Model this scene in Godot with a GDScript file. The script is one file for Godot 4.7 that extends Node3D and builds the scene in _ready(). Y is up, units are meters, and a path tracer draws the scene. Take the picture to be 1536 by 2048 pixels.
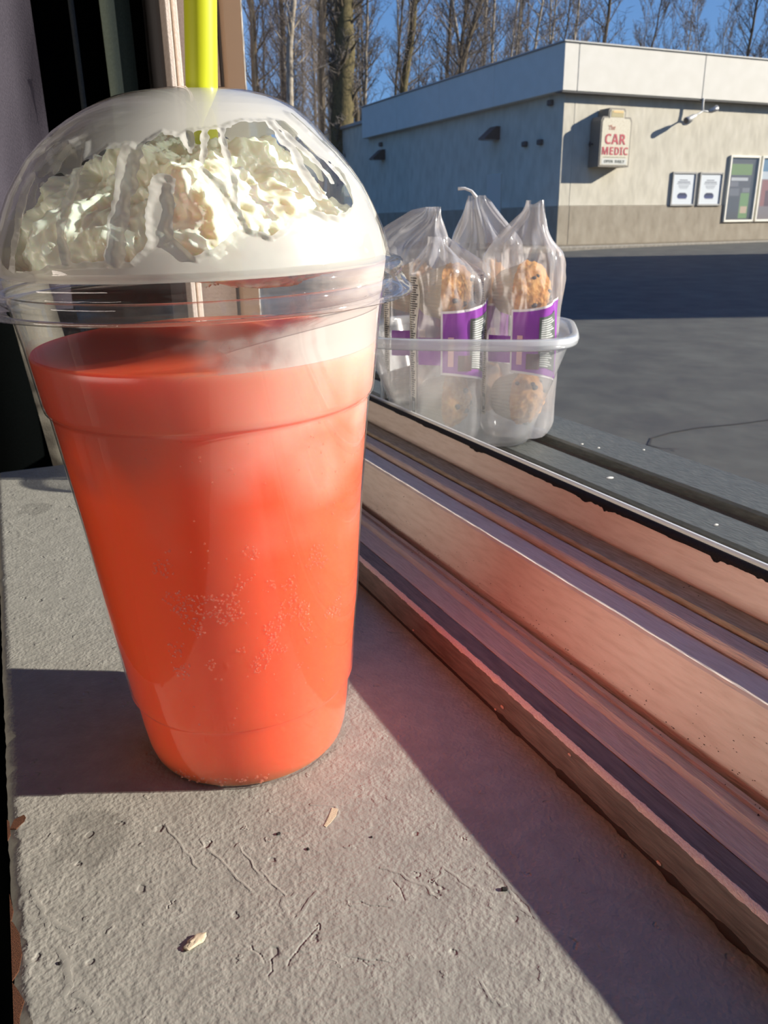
extends Node3D

# ---------------------------------------------------------------- mesh builder
class MB:
	var v := PackedVector3Array()
	var uv := PackedVector2Array()
	var col := PackedColorArray()
	var idx := PackedInt32Array()
	var tinted := false

	func p(a: Vector3, t := Vector2.ZERO, c := Color.WHITE) -> int:
		v.append(a)
		uv.append(t)
		col.append(c)
		return v.size() - 1

	func tri(a: int, b: int, c: int) -> void:  # counter-clockwise seen from outside
		idx.append(a)
		idx.append(c)
		idx.append(b)

	func quad(a: int, b: int, c: int, d: int) -> void:
		tri(a, b, c)
		tri(a, c, d)

	func fan(pts: Array, away: Vector3) -> void:  # flat polygon that faces away from a point
		var c := Vector3.ZERO
		for q in pts:
			c += q
		c /= pts.size()
		var n: Vector3 = (pts[1] - pts[0]).cross(pts[2] - pts[0])
		var order := pts.duplicate()
		if n.dot(c - away) < 0.0:
			order.reverse()
		var first := v.size()
		for q in order:
			p(q)
		for i in range(1, order.size() - 1):
			tri(first, first + i, first + i + 1)

	func grid(nu: int, nv: int, f: Callable, flip := false) -> void:  # f(i, j) gives a point, or [point, colour]
		var first := v.size()
		for j in nv + 1:
			for i in nu + 1:
				var q = f.call(i, j)
				var t := Vector2(float(i) / nu, float(j) / nv)
				if q is Array:
					p(q[0], t, q[1])
				else:
					p(q, t)
		for j in nv:
			for i in nu:
				var a := first + j * (nu + 1) + i
				if flip:
					quad(a, a + 1, a + nu + 2, a + nu + 1)
				else:
					quad(a, a + nu + 1, a + nu + 2, a + 1)

	func box(c: Vector3, s: Vector3, b := 0.0, m := Basis()) -> void:  # chamfered box
		var h := s / 2.0
		b = minf(b, minf(h.x, minf(h.y, h.z)) * 0.9)
		if b <= 0.0:
			b = minf(h.x, minf(h.y, h.z)) * 0.02
		var corner := func(sx, sy, sz, k) -> Vector3:
			var q := Vector3(sx * (h.x - (0.0 if k == 0 else b)), sy * (h.y - (0.0 if k == 1 else b)), sz * (h.z - (0.0 if k == 2 else b)))
			return c + m * q
		for k in 3:
			for s1 in [-1, 1]:
				var ring := []
				for w in [[-1, -1], [1, -1], [1, 1], [-1, 1]]:
					if k == 0:
						ring.append(corner.call(s1, w[0], w[1], 0))
					elif k == 1:
						ring.append(corner.call(w[0], s1, w[1], 1))
					else:
						ring.append(corner.call(w[0], w[1], s1, 2))
				fan(ring, c)
		for s1 in [-1, 1]:
			for s2 in [-1, 1]:
				fan([corner.call(s1, s2, -1, 0), corner.call(s1, s2, 1, 0), corner.call(s1, s2, 1, 1), corner.call(s1, s2, -1, 1)], c)
				fan([corner.call(s1, -1, s2, 0), corner.call(s1, 1, s2, 0), corner.call(s1, 1, s2, 2), corner.call(s1, -1, s2, 2)], c)
				fan([corner.call(-1, s1, s2, 1), corner.call(1, s1, s2, 1), corner.call(1, s1, s2, 2), corner.call(-1, s1, s2, 2)], c)
				for s3 in [-1, 1]:
					fan([corner.call(s1, s2, s3, 0), corner.call(s1, s2, s3, 1), corner.call(s1, s2, s3, 2)], c)

	func tube(pts: Array, radii: Array, sides := 6, caps := true) -> void:
		var n := pts.size()
		var up := Vector3.UP
		var first := v.size()
		var side := Vector3.ZERO
		for i in n:
			var d: Vector3 = (pts[mini(i + 1, n - 1)] - pts[maxi(i - 1, 0)]).normalized()
			if i == 0:
				side = d.cross(up if absf(d.y) < 0.9 else Vector3.RIGHT).normalized()
			side = (side - d * side.dot(d)).normalized()
			var o := d.cross(side)
			for k in sides:
				var a := TAU * k / sides
				p(pts[i] + (side * cos(a) + o * sin(a)) * radii[i], Vector2(float(k) / sides, float(i) / n))
		for i in n - 1:
			for k in sides:
				var a := first + i * sides + k
				var b := first + i * sides + (k + 1) % sides
				quad(a, b, b + sides, a + sides)
		if caps:
			var e := first + (n - 1) * sides
			for k in range(1, sides - 1):
				tri(first, first + k + 1, first + k)
				tri(e, e + k, e + k + 1)

	# a closed outline in (x, y), counter-clockwise, run along z (or along y when upright: outline in (x, z)); edges may wander
	func run(outline: Array, a: float, b: float, steps := 1, amp := 0.0, noise: FastNoiseLite = null, upright := false) -> void:
		var n := outline.size()
		var mid := Vector2.ZERO
		for q in outline:
			mid += q / n
		var at := func(k: int, j: int) -> Vector3:
			var w := lerpf(a, b, float(j) / steps)
			var q: Vector2 = outline[k % n]
			if noise:
				q += Vector2(noise.get_noise_2d(w * 1000.0, (k % n) * 37.0), noise.get_noise_2d(w * 1000.0, (k % n) * 37.0 + 900.0)) * amp
			return Vector3(q.x, w, q.y) if upright else Vector3(q.x, q.y, w)
		for k in n:
			var first := v.size()
			var d: Vector2 = outline[(k + 1) % n] - outline[k]
			var out := Vector2(d.y, -d.x)
			for j in steps + 1:
				p(at.call(k, j), Vector2(0, float(j) / steps))
				p(at.call(k + 1, j), Vector2(1, float(j) / steps))
			for j in steps:
				var i := first + j * 2
				var nn := (v[i + 1] - v[i]).cross(v[i + 2] - v[i])
				var o3 := Vector3(out.x, 0, out.y) if upright else Vector3(out.x, out.y, 0)
				if nn.dot(o3) > 0.0:
					quad(i, i + 1, i + 3, i + 2)
				else:
					quad(i, i + 2, i + 3, i + 1)
		var tris := Geometry2D.triangulate_polygon(PackedVector2Array(outline))
		for e in 2:
			var first := v.size()
			for k in n:
				p(at.call(k, e * steps))
			for t in range(0, tris.size(), 3):
				var q0 := first + tris[t]
				var q1 := first + tris[t + 1]
				var q2 := first + tris[t + 2]
				var nn := (v[q1] - v[q0]).cross(v[q2] - v[q0])
				var o3 := (Vector3.UP if upright else Vector3.BACK) * ((1.0 if e else -1.0) * signf(b - a))
				if nn.dot(o3) > 0.0:
					tri(q0, q1, q2)
				else:
					tri(q0, q2, q1)

	func done() -> ArrayMesh:
		var nrm := PackedVector3Array()
		nrm.resize(v.size())
		for t in range(0, idx.size(), 3):
			var n := (v[idx[t + 2]] - v[idx[t]]).cross(v[idx[t + 1]] - v[idx[t]])
			for k in 3:
				nrm[idx[t + k]] += n
		for i in nrm.size():
			nrm[i] = nrm[i].normalized() if nrm[i].length_squared() > 1e-30 else Vector3.UP
		var arr := []
		arr.resize(Mesh.ARRAY_MAX)
		arr[Mesh.ARRAY_VERTEX] = v
		arr[Mesh.ARRAY_NORMAL] = nrm
		arr[Mesh.ARRAY_TEX_UV] = uv
		if tinted:
			arr[Mesh.ARRAY_COLOR] = col
		arr[Mesh.ARRAY_INDEX] = idx
		var m := ArrayMesh.new()
		m.add_surface_from_arrays(Mesh.PRIMITIVE_TRIANGLES, arr)
		return m

# ---------------------------------------------------------------- naming and tagging
var taken := {}

func numbered(called: String) -> String:
	taken[called] = taken.get(called, -1) + 1
	return called if taken[called] == 0 else "%s_%03d" % [called, taken[called]]

func tag(o: Node, label: String, category := "", group := "", kind := "") -> Node:
	if label:
		o.set_meta("label", label)
	if category:
		o.set_meta("category", category)
	if group:
		o.set_meta("group", group)
	if kind:
		o.set_meta("kind", kind)
	return o

func thing(called: String, label: String, category: String, at := Vector3.ZERO, group := "") -> Node3D:
	var o := Node3D.new()
	o.name = numbered(called)
	add_child(o)
	o.position = at
	tag(o, label, category, group)
	return o

func obj(called: String, mesh: Mesh, mat: Material, parent: Node = null, label := "") -> MeshInstance3D:
	var o := MeshInstance3D.new()
	o.mesh = mesh
	o.material_override = mat
	if parent == null:
		o.name = numbered(called)
		add_child(o)
	else:
		var n := 0
		for c in parent.get_children():
			if c.name == called or str(c.name).begins_with(called + "_0"):
				n += 1
		o.name = called if n == 0 else "%s_%03d" % [called, n]
		parent.add_child(o, true)
	if label:
		o.set_meta("label", label)
	return o

func lone(called: String, mesh: Mesh, mat: Material, label: String, category: String, group := "", kind := "") -> MeshInstance3D:
	var o := obj(called, mesh, mat)
	tag(o, label, category, group, kind)
	return o

func boxed(c: Vector3, s: Vector3, b := 0.0, m := Basis()) -> ArrayMesh:
	var q := MB.new()
	q.box(c, s, b, m)
	return q.done()

# ---------------------------------------------------------------- materials
func noise(sd: int, freq: float, oct := 3, kind := FastNoiseLite.TYPE_SIMPLEX_SMOOTH) -> FastNoiseLite:
	var n := FastNoiseLite.new()
	n.seed = sd
	n.frequency = freq
	n.noise_type = kind
	n.fractal_octaves = oct
	return n

func mat(c: Color, rough := 0.7, metal := 0.0, spec := 0.5) -> StandardMaterial3D:
	var m := StandardMaterial3D.new()
	m.albedo_color = c
	m.roughness = rough
	m.metallic = metal
	m.metallic_specular = spec
	return m

func clear(c: Color, alpha: float, rough := 0.04, spec := 0.5) -> StandardMaterial3D:
	var m := mat(Color(c.r, c.g, c.b, alpha), rough, 0.0, spec)
	m.transparency = BaseMaterial3D.TRANSPARENCY_ALPHA
	m.cull_mode = BaseMaterial3D.CULL_DISABLED
	return m

func ramp(stops: Array) -> Gradient:  # [offset, colour, ...]
	var g := Gradient.new()
	var o := PackedFloat32Array()
	var c := PackedColorArray()
	for i in range(0, stops.size(), 2):
		o.append(stops[i])
		c.append(stops[i + 1])
	g.offsets = o
	g.colors = c
	return g

func mottled(stops: Array, sd: int, freq: float, scale: Vector3, rough := 0.8, bump := 0.0, size := 256, spec := 0.4) -> StandardMaterial3D:
	var m := mat(Color.WHITE, rough, 0.0, spec)
	var t := NoiseTexture2D.new()
	t.width = size
	t.height = size
	t.seamless = true
	t.noise = noise(sd, freq, 4)
	t.color_ramp = ramp(stops)
	m.albedo_texture = t
	m.uv1_triplanar = true
	m.uv1_world_triplanar = true
	m.uv1_scale = scale
	if bump > 0.0:
		var h := NoiseTexture2D.new()
		h.width = size
		h.height = size
		h.seamless = true
		h.noise = noise(sd + 1, freq * 2.0, 4)
		m.heightmap_enabled = true
		m.heightmap_texture = h
		m.heightmap_scale = bump
	return m

func rgb(r: int, g: int, b: int) -> Color:
	return Color8(r, g, b)

# ---------------------------------------------------------------- the place
const SUN_TO := Vector3(0.8206, 0.3795, 0.4272)  # towards the sun: 22.3 degrees high
const EYE := Vector3(-0.04817, 0.1413, 0.20333)

func ground_at(x: float, z: float) -> float:
	var t := x * 0.59 - z * 0.80
	return -1.0 + clampf((t - 4.0) / 15.0, 0.0, 1.0) * 0.55 + 0.04 * smoothstep(19.0, 22.0, t)

func _ready() -> void:
	camera_and_light()
	room()
	sill()
	window()
	outdoors()
	building()
	trees()
	drink()
	tubs()
	curtains()

func camera_and_light() -> void:
	var cam := Camera3D.new()
	cam.name = "camera"
	add_child(cam)
	cam.position = EYE
	var yaw := Basis(Vector3.UP, deg_to_rad(-24.686))
	cam.basis = yaw * Basis(Vector3.RIGHT, deg_to_rad(-19.755)) * Basis(Vector3.BACK, deg_to_rad(-0.837))
	cam.keep_aspect = Camera3D.KEEP_HEIGHT
	cam.fov = 2.0 * rad_to_deg(atan(1024.0 / 1605.6))
	cam.near = 0.01
	cam.far = 400.0
	var at := CameraAttributesPhysical.new()
	at.frustum_focal_length = 12.0 * 1605.6 / 1024.0
	at.exposure_aperture = 46.0
	at.frustum_focus_distance = 0.18
	at.frustum_near = 0.01
	at.frustum_far = 400.0
	cam.attributes = at
	cam.current = true
	var sun := DirectionalLight3D.new()
	sun.name = "sun"
	add_child(sun)
	sun.look_at_from_position(SUN_TO * 10.0, Vector3.ZERO)
	sun.light_energy = 2.95
	sun.light_color = rgb(255, 247, 234)
	sun.light_angular_distance = 0.53
	sun.shadow_enabled = true
	var env := Environment.new()
	env.background_mode = Environment.BG_SKY
	var sm := ProceduralSkyMaterial.new()
	sm.sky_top_color = rgb(60, 114, 192)
	sm.sky_horizon_color = rgb(130, 178, 226)
	sm.sky_curve = 0.22
	sm.ground_bottom_color = rgb(52, 52, 50)
	sm.ground_horizon_color = rgb(74, 76, 78)
	sm.sun_angle_max = 1.0
	var sky := Sky.new()
	sky.sky_material = sm
	env.sky = sky
	env.background_energy_multiplier = 1.0
	env.tonemap_mode = Environment.TONE_MAPPER_LINEAR
	env.tonemap_exposure = 1.0
	env.sdfgi_enabled = true
	env.ssao_enabled = true
	env.ssil_enabled = true
	var we := WorldEnvironment.new()
	we.name = "world_environment"
	we.environment = env
	add_child(we)
	var lamp := AreaLight3D.new()  # added fill light from the made-up cooler front on the far wall
	lamp.name = "fill_lamp"
	lamp.area_size = Vector2(1.56, 0.50)
	lamp.light_energy = 1.9
	lamp.light_color = rgb(255, 240, 228)
	lamp.shadow_enabled = true
	lamp.area_range = 8.0
	add_child(lamp)
	lamp.position = Vector3(-2.045, -0.06, 0.40)
	lamp.rotation.y = -PI / 2

func room() -> void:
	var wall := mottled([0.0, rgb(84, 76, 70), 1.0, rgb(98, 90, 84)], 3, 0.02, Vector3.ONE * 2.0, 0.85)
	var dark := mat(rgb(24, 28, 28), 0.9)
	var m := MB.new()
	m.box(Vector3(0.116, -0.54, 0.3), Vector3(0.09, 1.0, 1.9), 0.002)
	m.box(Vector3(0.116, 1.22, 0.3), Vector3(0.09, 0.44, 1.9), 0.002)
	m.box(Vector3(0.116, 0.5, 1.1), Vector3(0.09, 1.4, 0.3), 0.002)
	var o := lone("wall_right", m.done(), wall, "dull brown-grey wall round the window, mostly out of view below and above it", "wall", "", "structure")
	m = MB.new()
	m.box(Vector3(-1.0, 0.2, -0.56), Vector3(2.3, 2.5, 0.1), 0.002)
	lone("wall_end", m.done(), dark, "near-black end wall in shade behind the curtains", "wall", "", "structure")
	m = MB.new()
	m.box(Vector3(-1.0, 0.2, 1.3), Vector3(2.3, 2.5, 0.1), 0.002)
	lone("wall_back", m.done(), wall, "plain dull brown-grey wall at the back of the room behind the viewer", "wall", "", "structure")
	m = MB.new()
	m.box(Vector3(-2.15, 0.2, 0.37), Vector3(0.1, 2.5, 1.9), 0.002)
	lone("wall_left", m.done(), wall, "dull brown-grey wall across the room with the made-up cooler", "wall", "", "structure")
	lone("floor", boxed(Vector3(-1.0, -1.0, 0.37), Vector3(2.4, 0.1, 1.96), 0.002), mottled([0.0, rgb(58, 48, 40), 1.0, rgb(80, 68, 58)], 8, 0.03, Vector3.ONE * 3.0, 0.6), "brown vinyl floor of the small room", "floor", "", "structure")
	lone("ceiling", boxed(Vector3(-1.0, 1.45, 0.37), Vector3(2.4, 0.1, 1.96), 0.002), mat(rgb(128, 122, 116), 0.9), "grey ceiling of the small room", "ceiling", "", "structure")
	var glow := mat(rgb(240, 232, 220), 0.6)
	glow.emission_enabled = true
	glow.emission = rgb(255, 232, 205)
	glow.emission_energy_multiplier = 0.25
	var l := thing("drinks_cooler", "made-up low glowing cooler against the wall across the room, behind the viewer", "fill_panel", Vector3(-2.1, -0.95, 0.40))  # added unseen glowing panel, brightens the window frame faces
	obj("cabinet", boxed(Vector3(0.004, 0.595, 0), Vector3(0.008, 1.19, 1.66), 0.002), mat(rgb(60, 60, 60), 0.5), l)  # backing plate of the added fill panel
	obj("fill_front", boxed(Vector3(0.034, 0.89, 0), Vector3(0.012, 0.50, 1.56), 0.003), glow, l)

# ---------------------------------------------------------------- the painted sill
const SX0 := -0.0672
const SX1 := 0.0697
const TILE := 0.272

func sill() -> void:
	var w := 1024
	var h := 2048
	var fine: Image = noise(5, 0.085, 3).get_seamless_image(w, h)
	var brush := noise(6, 0.02, 2)
	var coarse: Image = noise(7, 0.012, 3).get_seamless_image(w, h)
	var low: Image = noise(9, 0.035, 2).get_seamless_image(w, h)
	fine.convert(Image.FORMAT_L8)
	coarse.convert(Image.FORMAT_L8)
	low.convert(Image.FORMAT_L8)
	var fd := fine.get_data()
	var cd := coarse.get_data()
	var ld := low.get_data()
	var hf := PackedFloat32Array()
	hf.resize(w * h)
	for i in w * h:
		var c := cd[i] / 255.0
		hf[i] = 0.34 + (fd[i] / 255.0 - 0.5) * (0.14 + 0.12 * c) + (ld[i] / 255.0 - 0.5) * 0.16 + (c - 0.5) * 0.12
	# wrinkles (raised) and scratches (sunk), in millimetres on the sill
	var rng := RandomNumberGenerator.new()
	rng.seed = 11
	var marks := [
		[1, 0.55, [-8.8, 66.9, -12.1, 66.9, -12.1, 71.5, -11.5, 74.0, -4.3, 68.3]], [1, 0.4, [11.8, 67.8, 15.3, 71.2, 18.4, 77.6, 19.6, 81.4]],
		[1, 0.4, [21.3, 76.6, 25.4, 74.4, 26.9, 80.9, 29.4, 84.5, 33.3, 85.6]], [1, 0.5, [28.8, 77.7, 31.6, 76.5, 33.5, 80.0]], [1, 0.45, [35.1, 77.3, 35.4, 83.4, 36.5, 88.8, 35.9, 95.3]],
		[1, 0.5, [35.5, 84.3, 34.2, 89.2, 35.3, 94.3]], [1, 0.35, [-24.2, 40.5, -20.7, 51.2, -17.5, 61.1]], [1, 0.3, [-13.7, 56.3, -10.8, 65.9]], [1, 0.35, [-30.9, 31.4, -28.2, 42.3, -26.7, 49.2]],
		[1, 0.7, [-62.6, 39.3, -60.8, 44.9, -59.7, 51.5]], [1, 0.9, [-57.7, 59.5, -56.4, 67.3, -57.6, 70.4]], [1, 0.8, [-55.8, 71.3, -52.5, 75.8, -52.3, 78.2]], [1, 0.7, [-67.1, 54.9, -63.5, 60.6, -65.0, 63.7]],
		[1, 0.4, [17.0, 103.7, 17.2, 108.0, 18.8, 109.9]], [1, 0.3, [-16.3, 46.2, -14.2, 57.8]], [-1, 0.22, [-6.6, 77.0, -12.2, 80.0, -16.1, 83.4]], [1, 0.6, [-52.5, -32.5, -50.2, -34.4, -49.9, -28.3, -52.9, -26.9, -52.5, -32.5]],
		[1, 0.7, [-64.9, 46.0, -62.1, 49.6, -59.1, 50.3, -55.4, 55.0]], [-1, 0.22, [1.6, 74.0, 8.4, 79.1]], [-1, 0.22, [-4.3, 86.7, 2.5, 91.7]], [-1, 0.2, [12.8, 72.5, 12.6, 78.8]], [-1, 0.2, [-4.2, 87.8, -0.5, 90.9]],
		[-1, 0.2, [-21.4, 75.5, -20.2, 80.8]], [-1, 0.2, [-18.1, 79.8, -20.4, 83.9]], [1, 0.4, [4.9, 40.0, 10.6, 44.0, 9.0, 47.2]],
	]
	for i in 260:
		var x := rng.randf_range(-64.0, 66.0)
		var z := rng.randf_range(-130.0, 130.0)
		var a := rng.randf_range(0.5, 2.2)
		var l := rng.randf_range(0.3, 2.2) if i > 40 else rng.randf_range(1.0, 5.0)
		marks.append([1 if rng.randf() < 0.7 else -1, rng.randf_range(0.12, 0.5), [x, z, x + cos(a) * l * 0.6 + rng.randf_range(-1, 1), z + sin(a) * l * 0.5, x + cos(a) * l, z + sin(a) * l]])
	var px := w / ((SX1 - SX0) * 1000.0)
	var py := h / (TILE * 1000.0)
	for mk in marks:
		var q: Array = mk[2]
		var wide: float = mk[1] * px
		var line := []
		for s in q.size() / 2 - 1:
			for e in 4:
				var o := Vector2(lerpf(q[s * 2], q[s * 2 + 2], e / 4.0), lerpf(q[s * 2 + 1], q[s * 2 + 3], e / 4.0))
				line.append(Vector2((o.x + rng.randf_range(-0.45, 0.45) - SX0 * 1000.0) * px, (o.y + rng.randf_range(-0.45, 0.45)) * py))
		line.append(Vector2((q[-2] - SX0 * 1000.0) * px, q[-1] * py))
		for s in line.size() - 1:
			var a: Vector2 = line[s]
			var b: Vector2 = line[s + 1]
			var r := int(ceil(wide * 2.5))
			for yy in range(int(minf(a.y, b.y)) - r, int(maxf(a.y, b.y)) + r + 1):
				for xx in range(maxi(0, int(minf(a.x, b.x)) - r), mini(w, int(maxf(a.x, b.x)) + r + 1)):
					var c := Geometry2D.get_closest_point_to_segment(Vector2(xx, yy), a, b)
					var d := c.distance_to(Vector2(xx, yy)) / wide
					if d < 2.5:
						var i := posmod(yy, h) * w + xx
						var add := exp(-d * d) * (0.10 if mk[0] > 0 else -0.24)
						hf[i] = clampf(maxf(hf[i], 0.38 + add) if mk[0] > 0 and add > 0.05 else hf[i] + add * 0.6, 0.0, 1.0)
	var bytes := PackedByteArray()
	bytes.resize(w * h)
	var tint := PackedByteArray()
	tint.resize(w * h / 4 * 3)
	for i in w * h:
		bytes[i] = int(clampf(hf[i], 0.0, 1.0) * 255.0)
	var k := 0
	for y in h / 2:
		for x in w / 2:
			var i := y * 2 * w + x * 2
			var f := 0.93 + (cd[i] / 255.0) * 0.10 + (ld[i] / 255.0 - 0.5) * 0.05
			var sx := x * 2 / px + SX0 * 1000.0
			var sz := y * 2 / py
			var st := Vector2((sx + 48.5) / 9.5, (sz - 27.5) / 10.5).length() + (cd[i] / 255.0 - 0.5) * 0.6
			f *= 1.0 - 0.09 * (1.0 - smoothstep(0.85, 1.02, st))
			tint[k] = int(150 * f)
			tint[k + 1] = int(148 * f)
			tint[k + 2] = int(138 * f)
			k += 3
	var paint := mat(Color.WHITE, 0.5, 0.0, 0.4)
	paint.albedo_texture = ImageTexture.create_from_image(Image.create_from_data(w / 2, h / 2, false, Image.FORMAT_RGB8, tint))
	paint.heightmap_enabled = true
	paint.heightmap_texture = ImageTexture.create_from_image(Image.create_from_data(w, h, false, Image.FORMAT_L8, bytes))
	paint.heightmap_scale = 0.085
	var m := MB.new()
	var edge := noise(21, 0.09, 3)
	var rows := 460
	var z0 := -0.3275
	var z1 := 0.62
	var first := 0
	var prof := [[0.0, -0.03], [0.0, -0.004], [0.0006, -0.0014], [0.0018, -0.0004], [0.0036, 0.0], [0.06, 0.0], [0.13, 0.0], [SX1 - SX0, 0.0]]
	for j in rows + 1:
		var z := lerpf(z0, z1, float(j) / rows)
		var chip := (maxf(0.0, edge.get_noise_1d(z * 1000.0) - 0.12) * 0.004 + edge.get_noise_1d(z * 3000.0 + 50.0) * 0.0004) if z > -0.05 else edge.get_noise_1d(z * 1000.0) * 0.0005
		for q in prof:
			var x: float = SX0 + q[0] + (chip if q[0] < 0.003 else 0.0)
			m.p(Vector3(x, q[1], z), Vector2((x - SX0) / (SX1 - SX0), z / TILE))
	var n := prof.size()
	for j in rows:
		for i in n - 1:
			var a := j * n + i
			m.quad(a, a + n, a + n + 1, a + 1)
	var back := []
	for q in prof:
		back.append(Vector3(SX0 + q[0], q[1], z0))
	back.append(Vector3(SX1, -0.03, z0))
	m.fan(back, Vector3(0, 0, 1))
	var s := thing("trim_1", "grey painted window sill with wrinkled worn paint under the pink drink", "window sill")
	s.set_meta("kind", "structure")
	obj("painted_board", m.done(), paint, s)
	var core := mottled([0.0, rgb(46, 27, 18), 0.5, rgb(78, 48, 32), 1.0, rgb(104, 68, 46)], 31, 0.05, Vector3(220, 220, 60), 0.8, 0.03)
	obj("wood_core", boxed(Vector3((SX0 + SX1) / 2 + 0.0009, -0.0162, 0.146), Vector3(SX1 - SX0 - 0.0012, 0.0275, 0.944), 0.001), core, s, "bare brown wood showing along the chipped front edge")
	var pale := mottled([0.0, rgb(222, 196, 160), 0.5, rgb(240, 220, 186), 1.0, rgb(250, 240, 218)], 33, 0.06, Vector3.ONE * 260.0, 0.7, 0.03)
	var brown := mottled([0.0, rgb(62, 36, 22), 1.0, rgb(112, 70, 44)], 34, 0.05, Vector3.ONE * 200.0, 0.8, 0.02)
	flake(s, [9.1, 44.0, 10.4, 45.0, 9.0, 47.2, 7.0, 48.8, 5.2, 49.9, 4.9, 49.2, 6.6, 47.7, 7.8, 45.8], pale, "bare_wood_chip", 0.00012, "pale bare wood where paint has chipped off in front of the cup")
	flake(s, [-65.3, 12.8, -62.9, 11.9, -62.5, 13.2, -62.9, 14.6, -64.9, 16.5, -66.3, 15.9], brown, "bare_wood_chip", 0.00012, "brown bare wood chip beside the front edge")
	for q in [[-66.9, 37.0, -66.9, 38.6, -66.2, 44.0, -66.6, 46.5, -66.9, 47.0], [-66.9, 47.0, -66.4, 47.5, -65.2, 51.3, -64.9, 57.0, -65.6, 61.0, -66.9, 63.0], [-66.9, 63.5, -65.9, 65.9, -64.9, 68.9, -65.8, 72.0, -66.2, 80.0, -66.9, 82.0], [-66.9, 12.0, -66.4, 13.0, -66.2, 18.0, -66.9, 20.0]]:
		flake(s, q, brown, "bare_wood_chip", 0.00012, "brown bare wood on the chipped front edge")
	var crumb := MB.new()
	rng.seed = 4
	var cn := noise(44, 900.0, 2)
	crumb.grid(16, 10, func(i, j):
		var a = TAU * i / 16.0
		var b = PI * (j / 10.0)
		var d := Vector3(sin(b) * cos(a) * 0.0026, cos(b) * 0.00045, sin(b) * sin(a) * 0.0013)
		return d * (1.0 + 0.5 * cn.get_noise_3dv(d * 1.0)))
	var c := lone("crumb", crumb.done(), pale, "small pale golden crumb on the grey sill near the photo's bottom edge", "crumb")
	c.position = Vector3(-0.0318, 0.0005, 0.070)
	c.rotation.y = 0.35
	var specks := [[-57.9, 63.0, 0.0004], [-6.2, 47.0, 0.0005], [-1.4, 55.0, 0.0004], [14.0, 58.0, 0.0003], [34.2, 86.0, 0.0007]]
	for q in specks:
		var sp := MB.new()
		sp.box(Vector3.ZERO, Vector3(q[2] * 2.0, q[2], q[2] * 1.4), q[2] * 0.3)
		var d := lone("dirt_speck", sp.done(), mat(rgb(34, 30, 28), 0.9), "tiny dark dirt speck on the grey sill", "speck", "dirt specks on the sill")
		d.position = Vector3(q[0] / 1000.0, q[2] * 0.4, q[1] / 1000.0)
		d.rotation.y = q[0]

func flake(parent: Node, mm: Array, mt: Material, called: String, y: float, label := "") -> void:
	var m := MB.new()
	var ring := PackedVector2Array()
	for i in range(0, mm.size(), 2):
		ring.append(Vector2(mm[i], mm[i + 1]) / 1000.0)
	var tris := Geometry2D.triangulate_polygon(ring)
	for q in ring:
		m.p(Vector3(q.x, y, q.y))
	for t in range(0, tris.size(), 3):
		var nn := (m.v[tris[t + 1]] - m.v[tris[t]]).cross(m.v[tris[t + 2]] - m.v[tris[t]])
		if nn.y > 0.0:
			m.tri(tris[t], tris[t + 1], tris[t + 2])
		else:
			m.tri(tris[t], tris[t + 2], tris[t + 1])
	var n := ring.size()
	for i in n:
		var a := ring[i]
		var b := ring[(i + 1) % n]
		m.fan([Vector3(a.x, y, a.y), Vector3(b.x, y, b.y), Vector3(b.x, y - 0.0004, b.y), Vector3(a.x, y - 0.0004, a.y)], Vector3(mm[0] / 1000.0, y, mm[1] / 1000.0))
	obj(called, m.done(), mt, parent, label)

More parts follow.
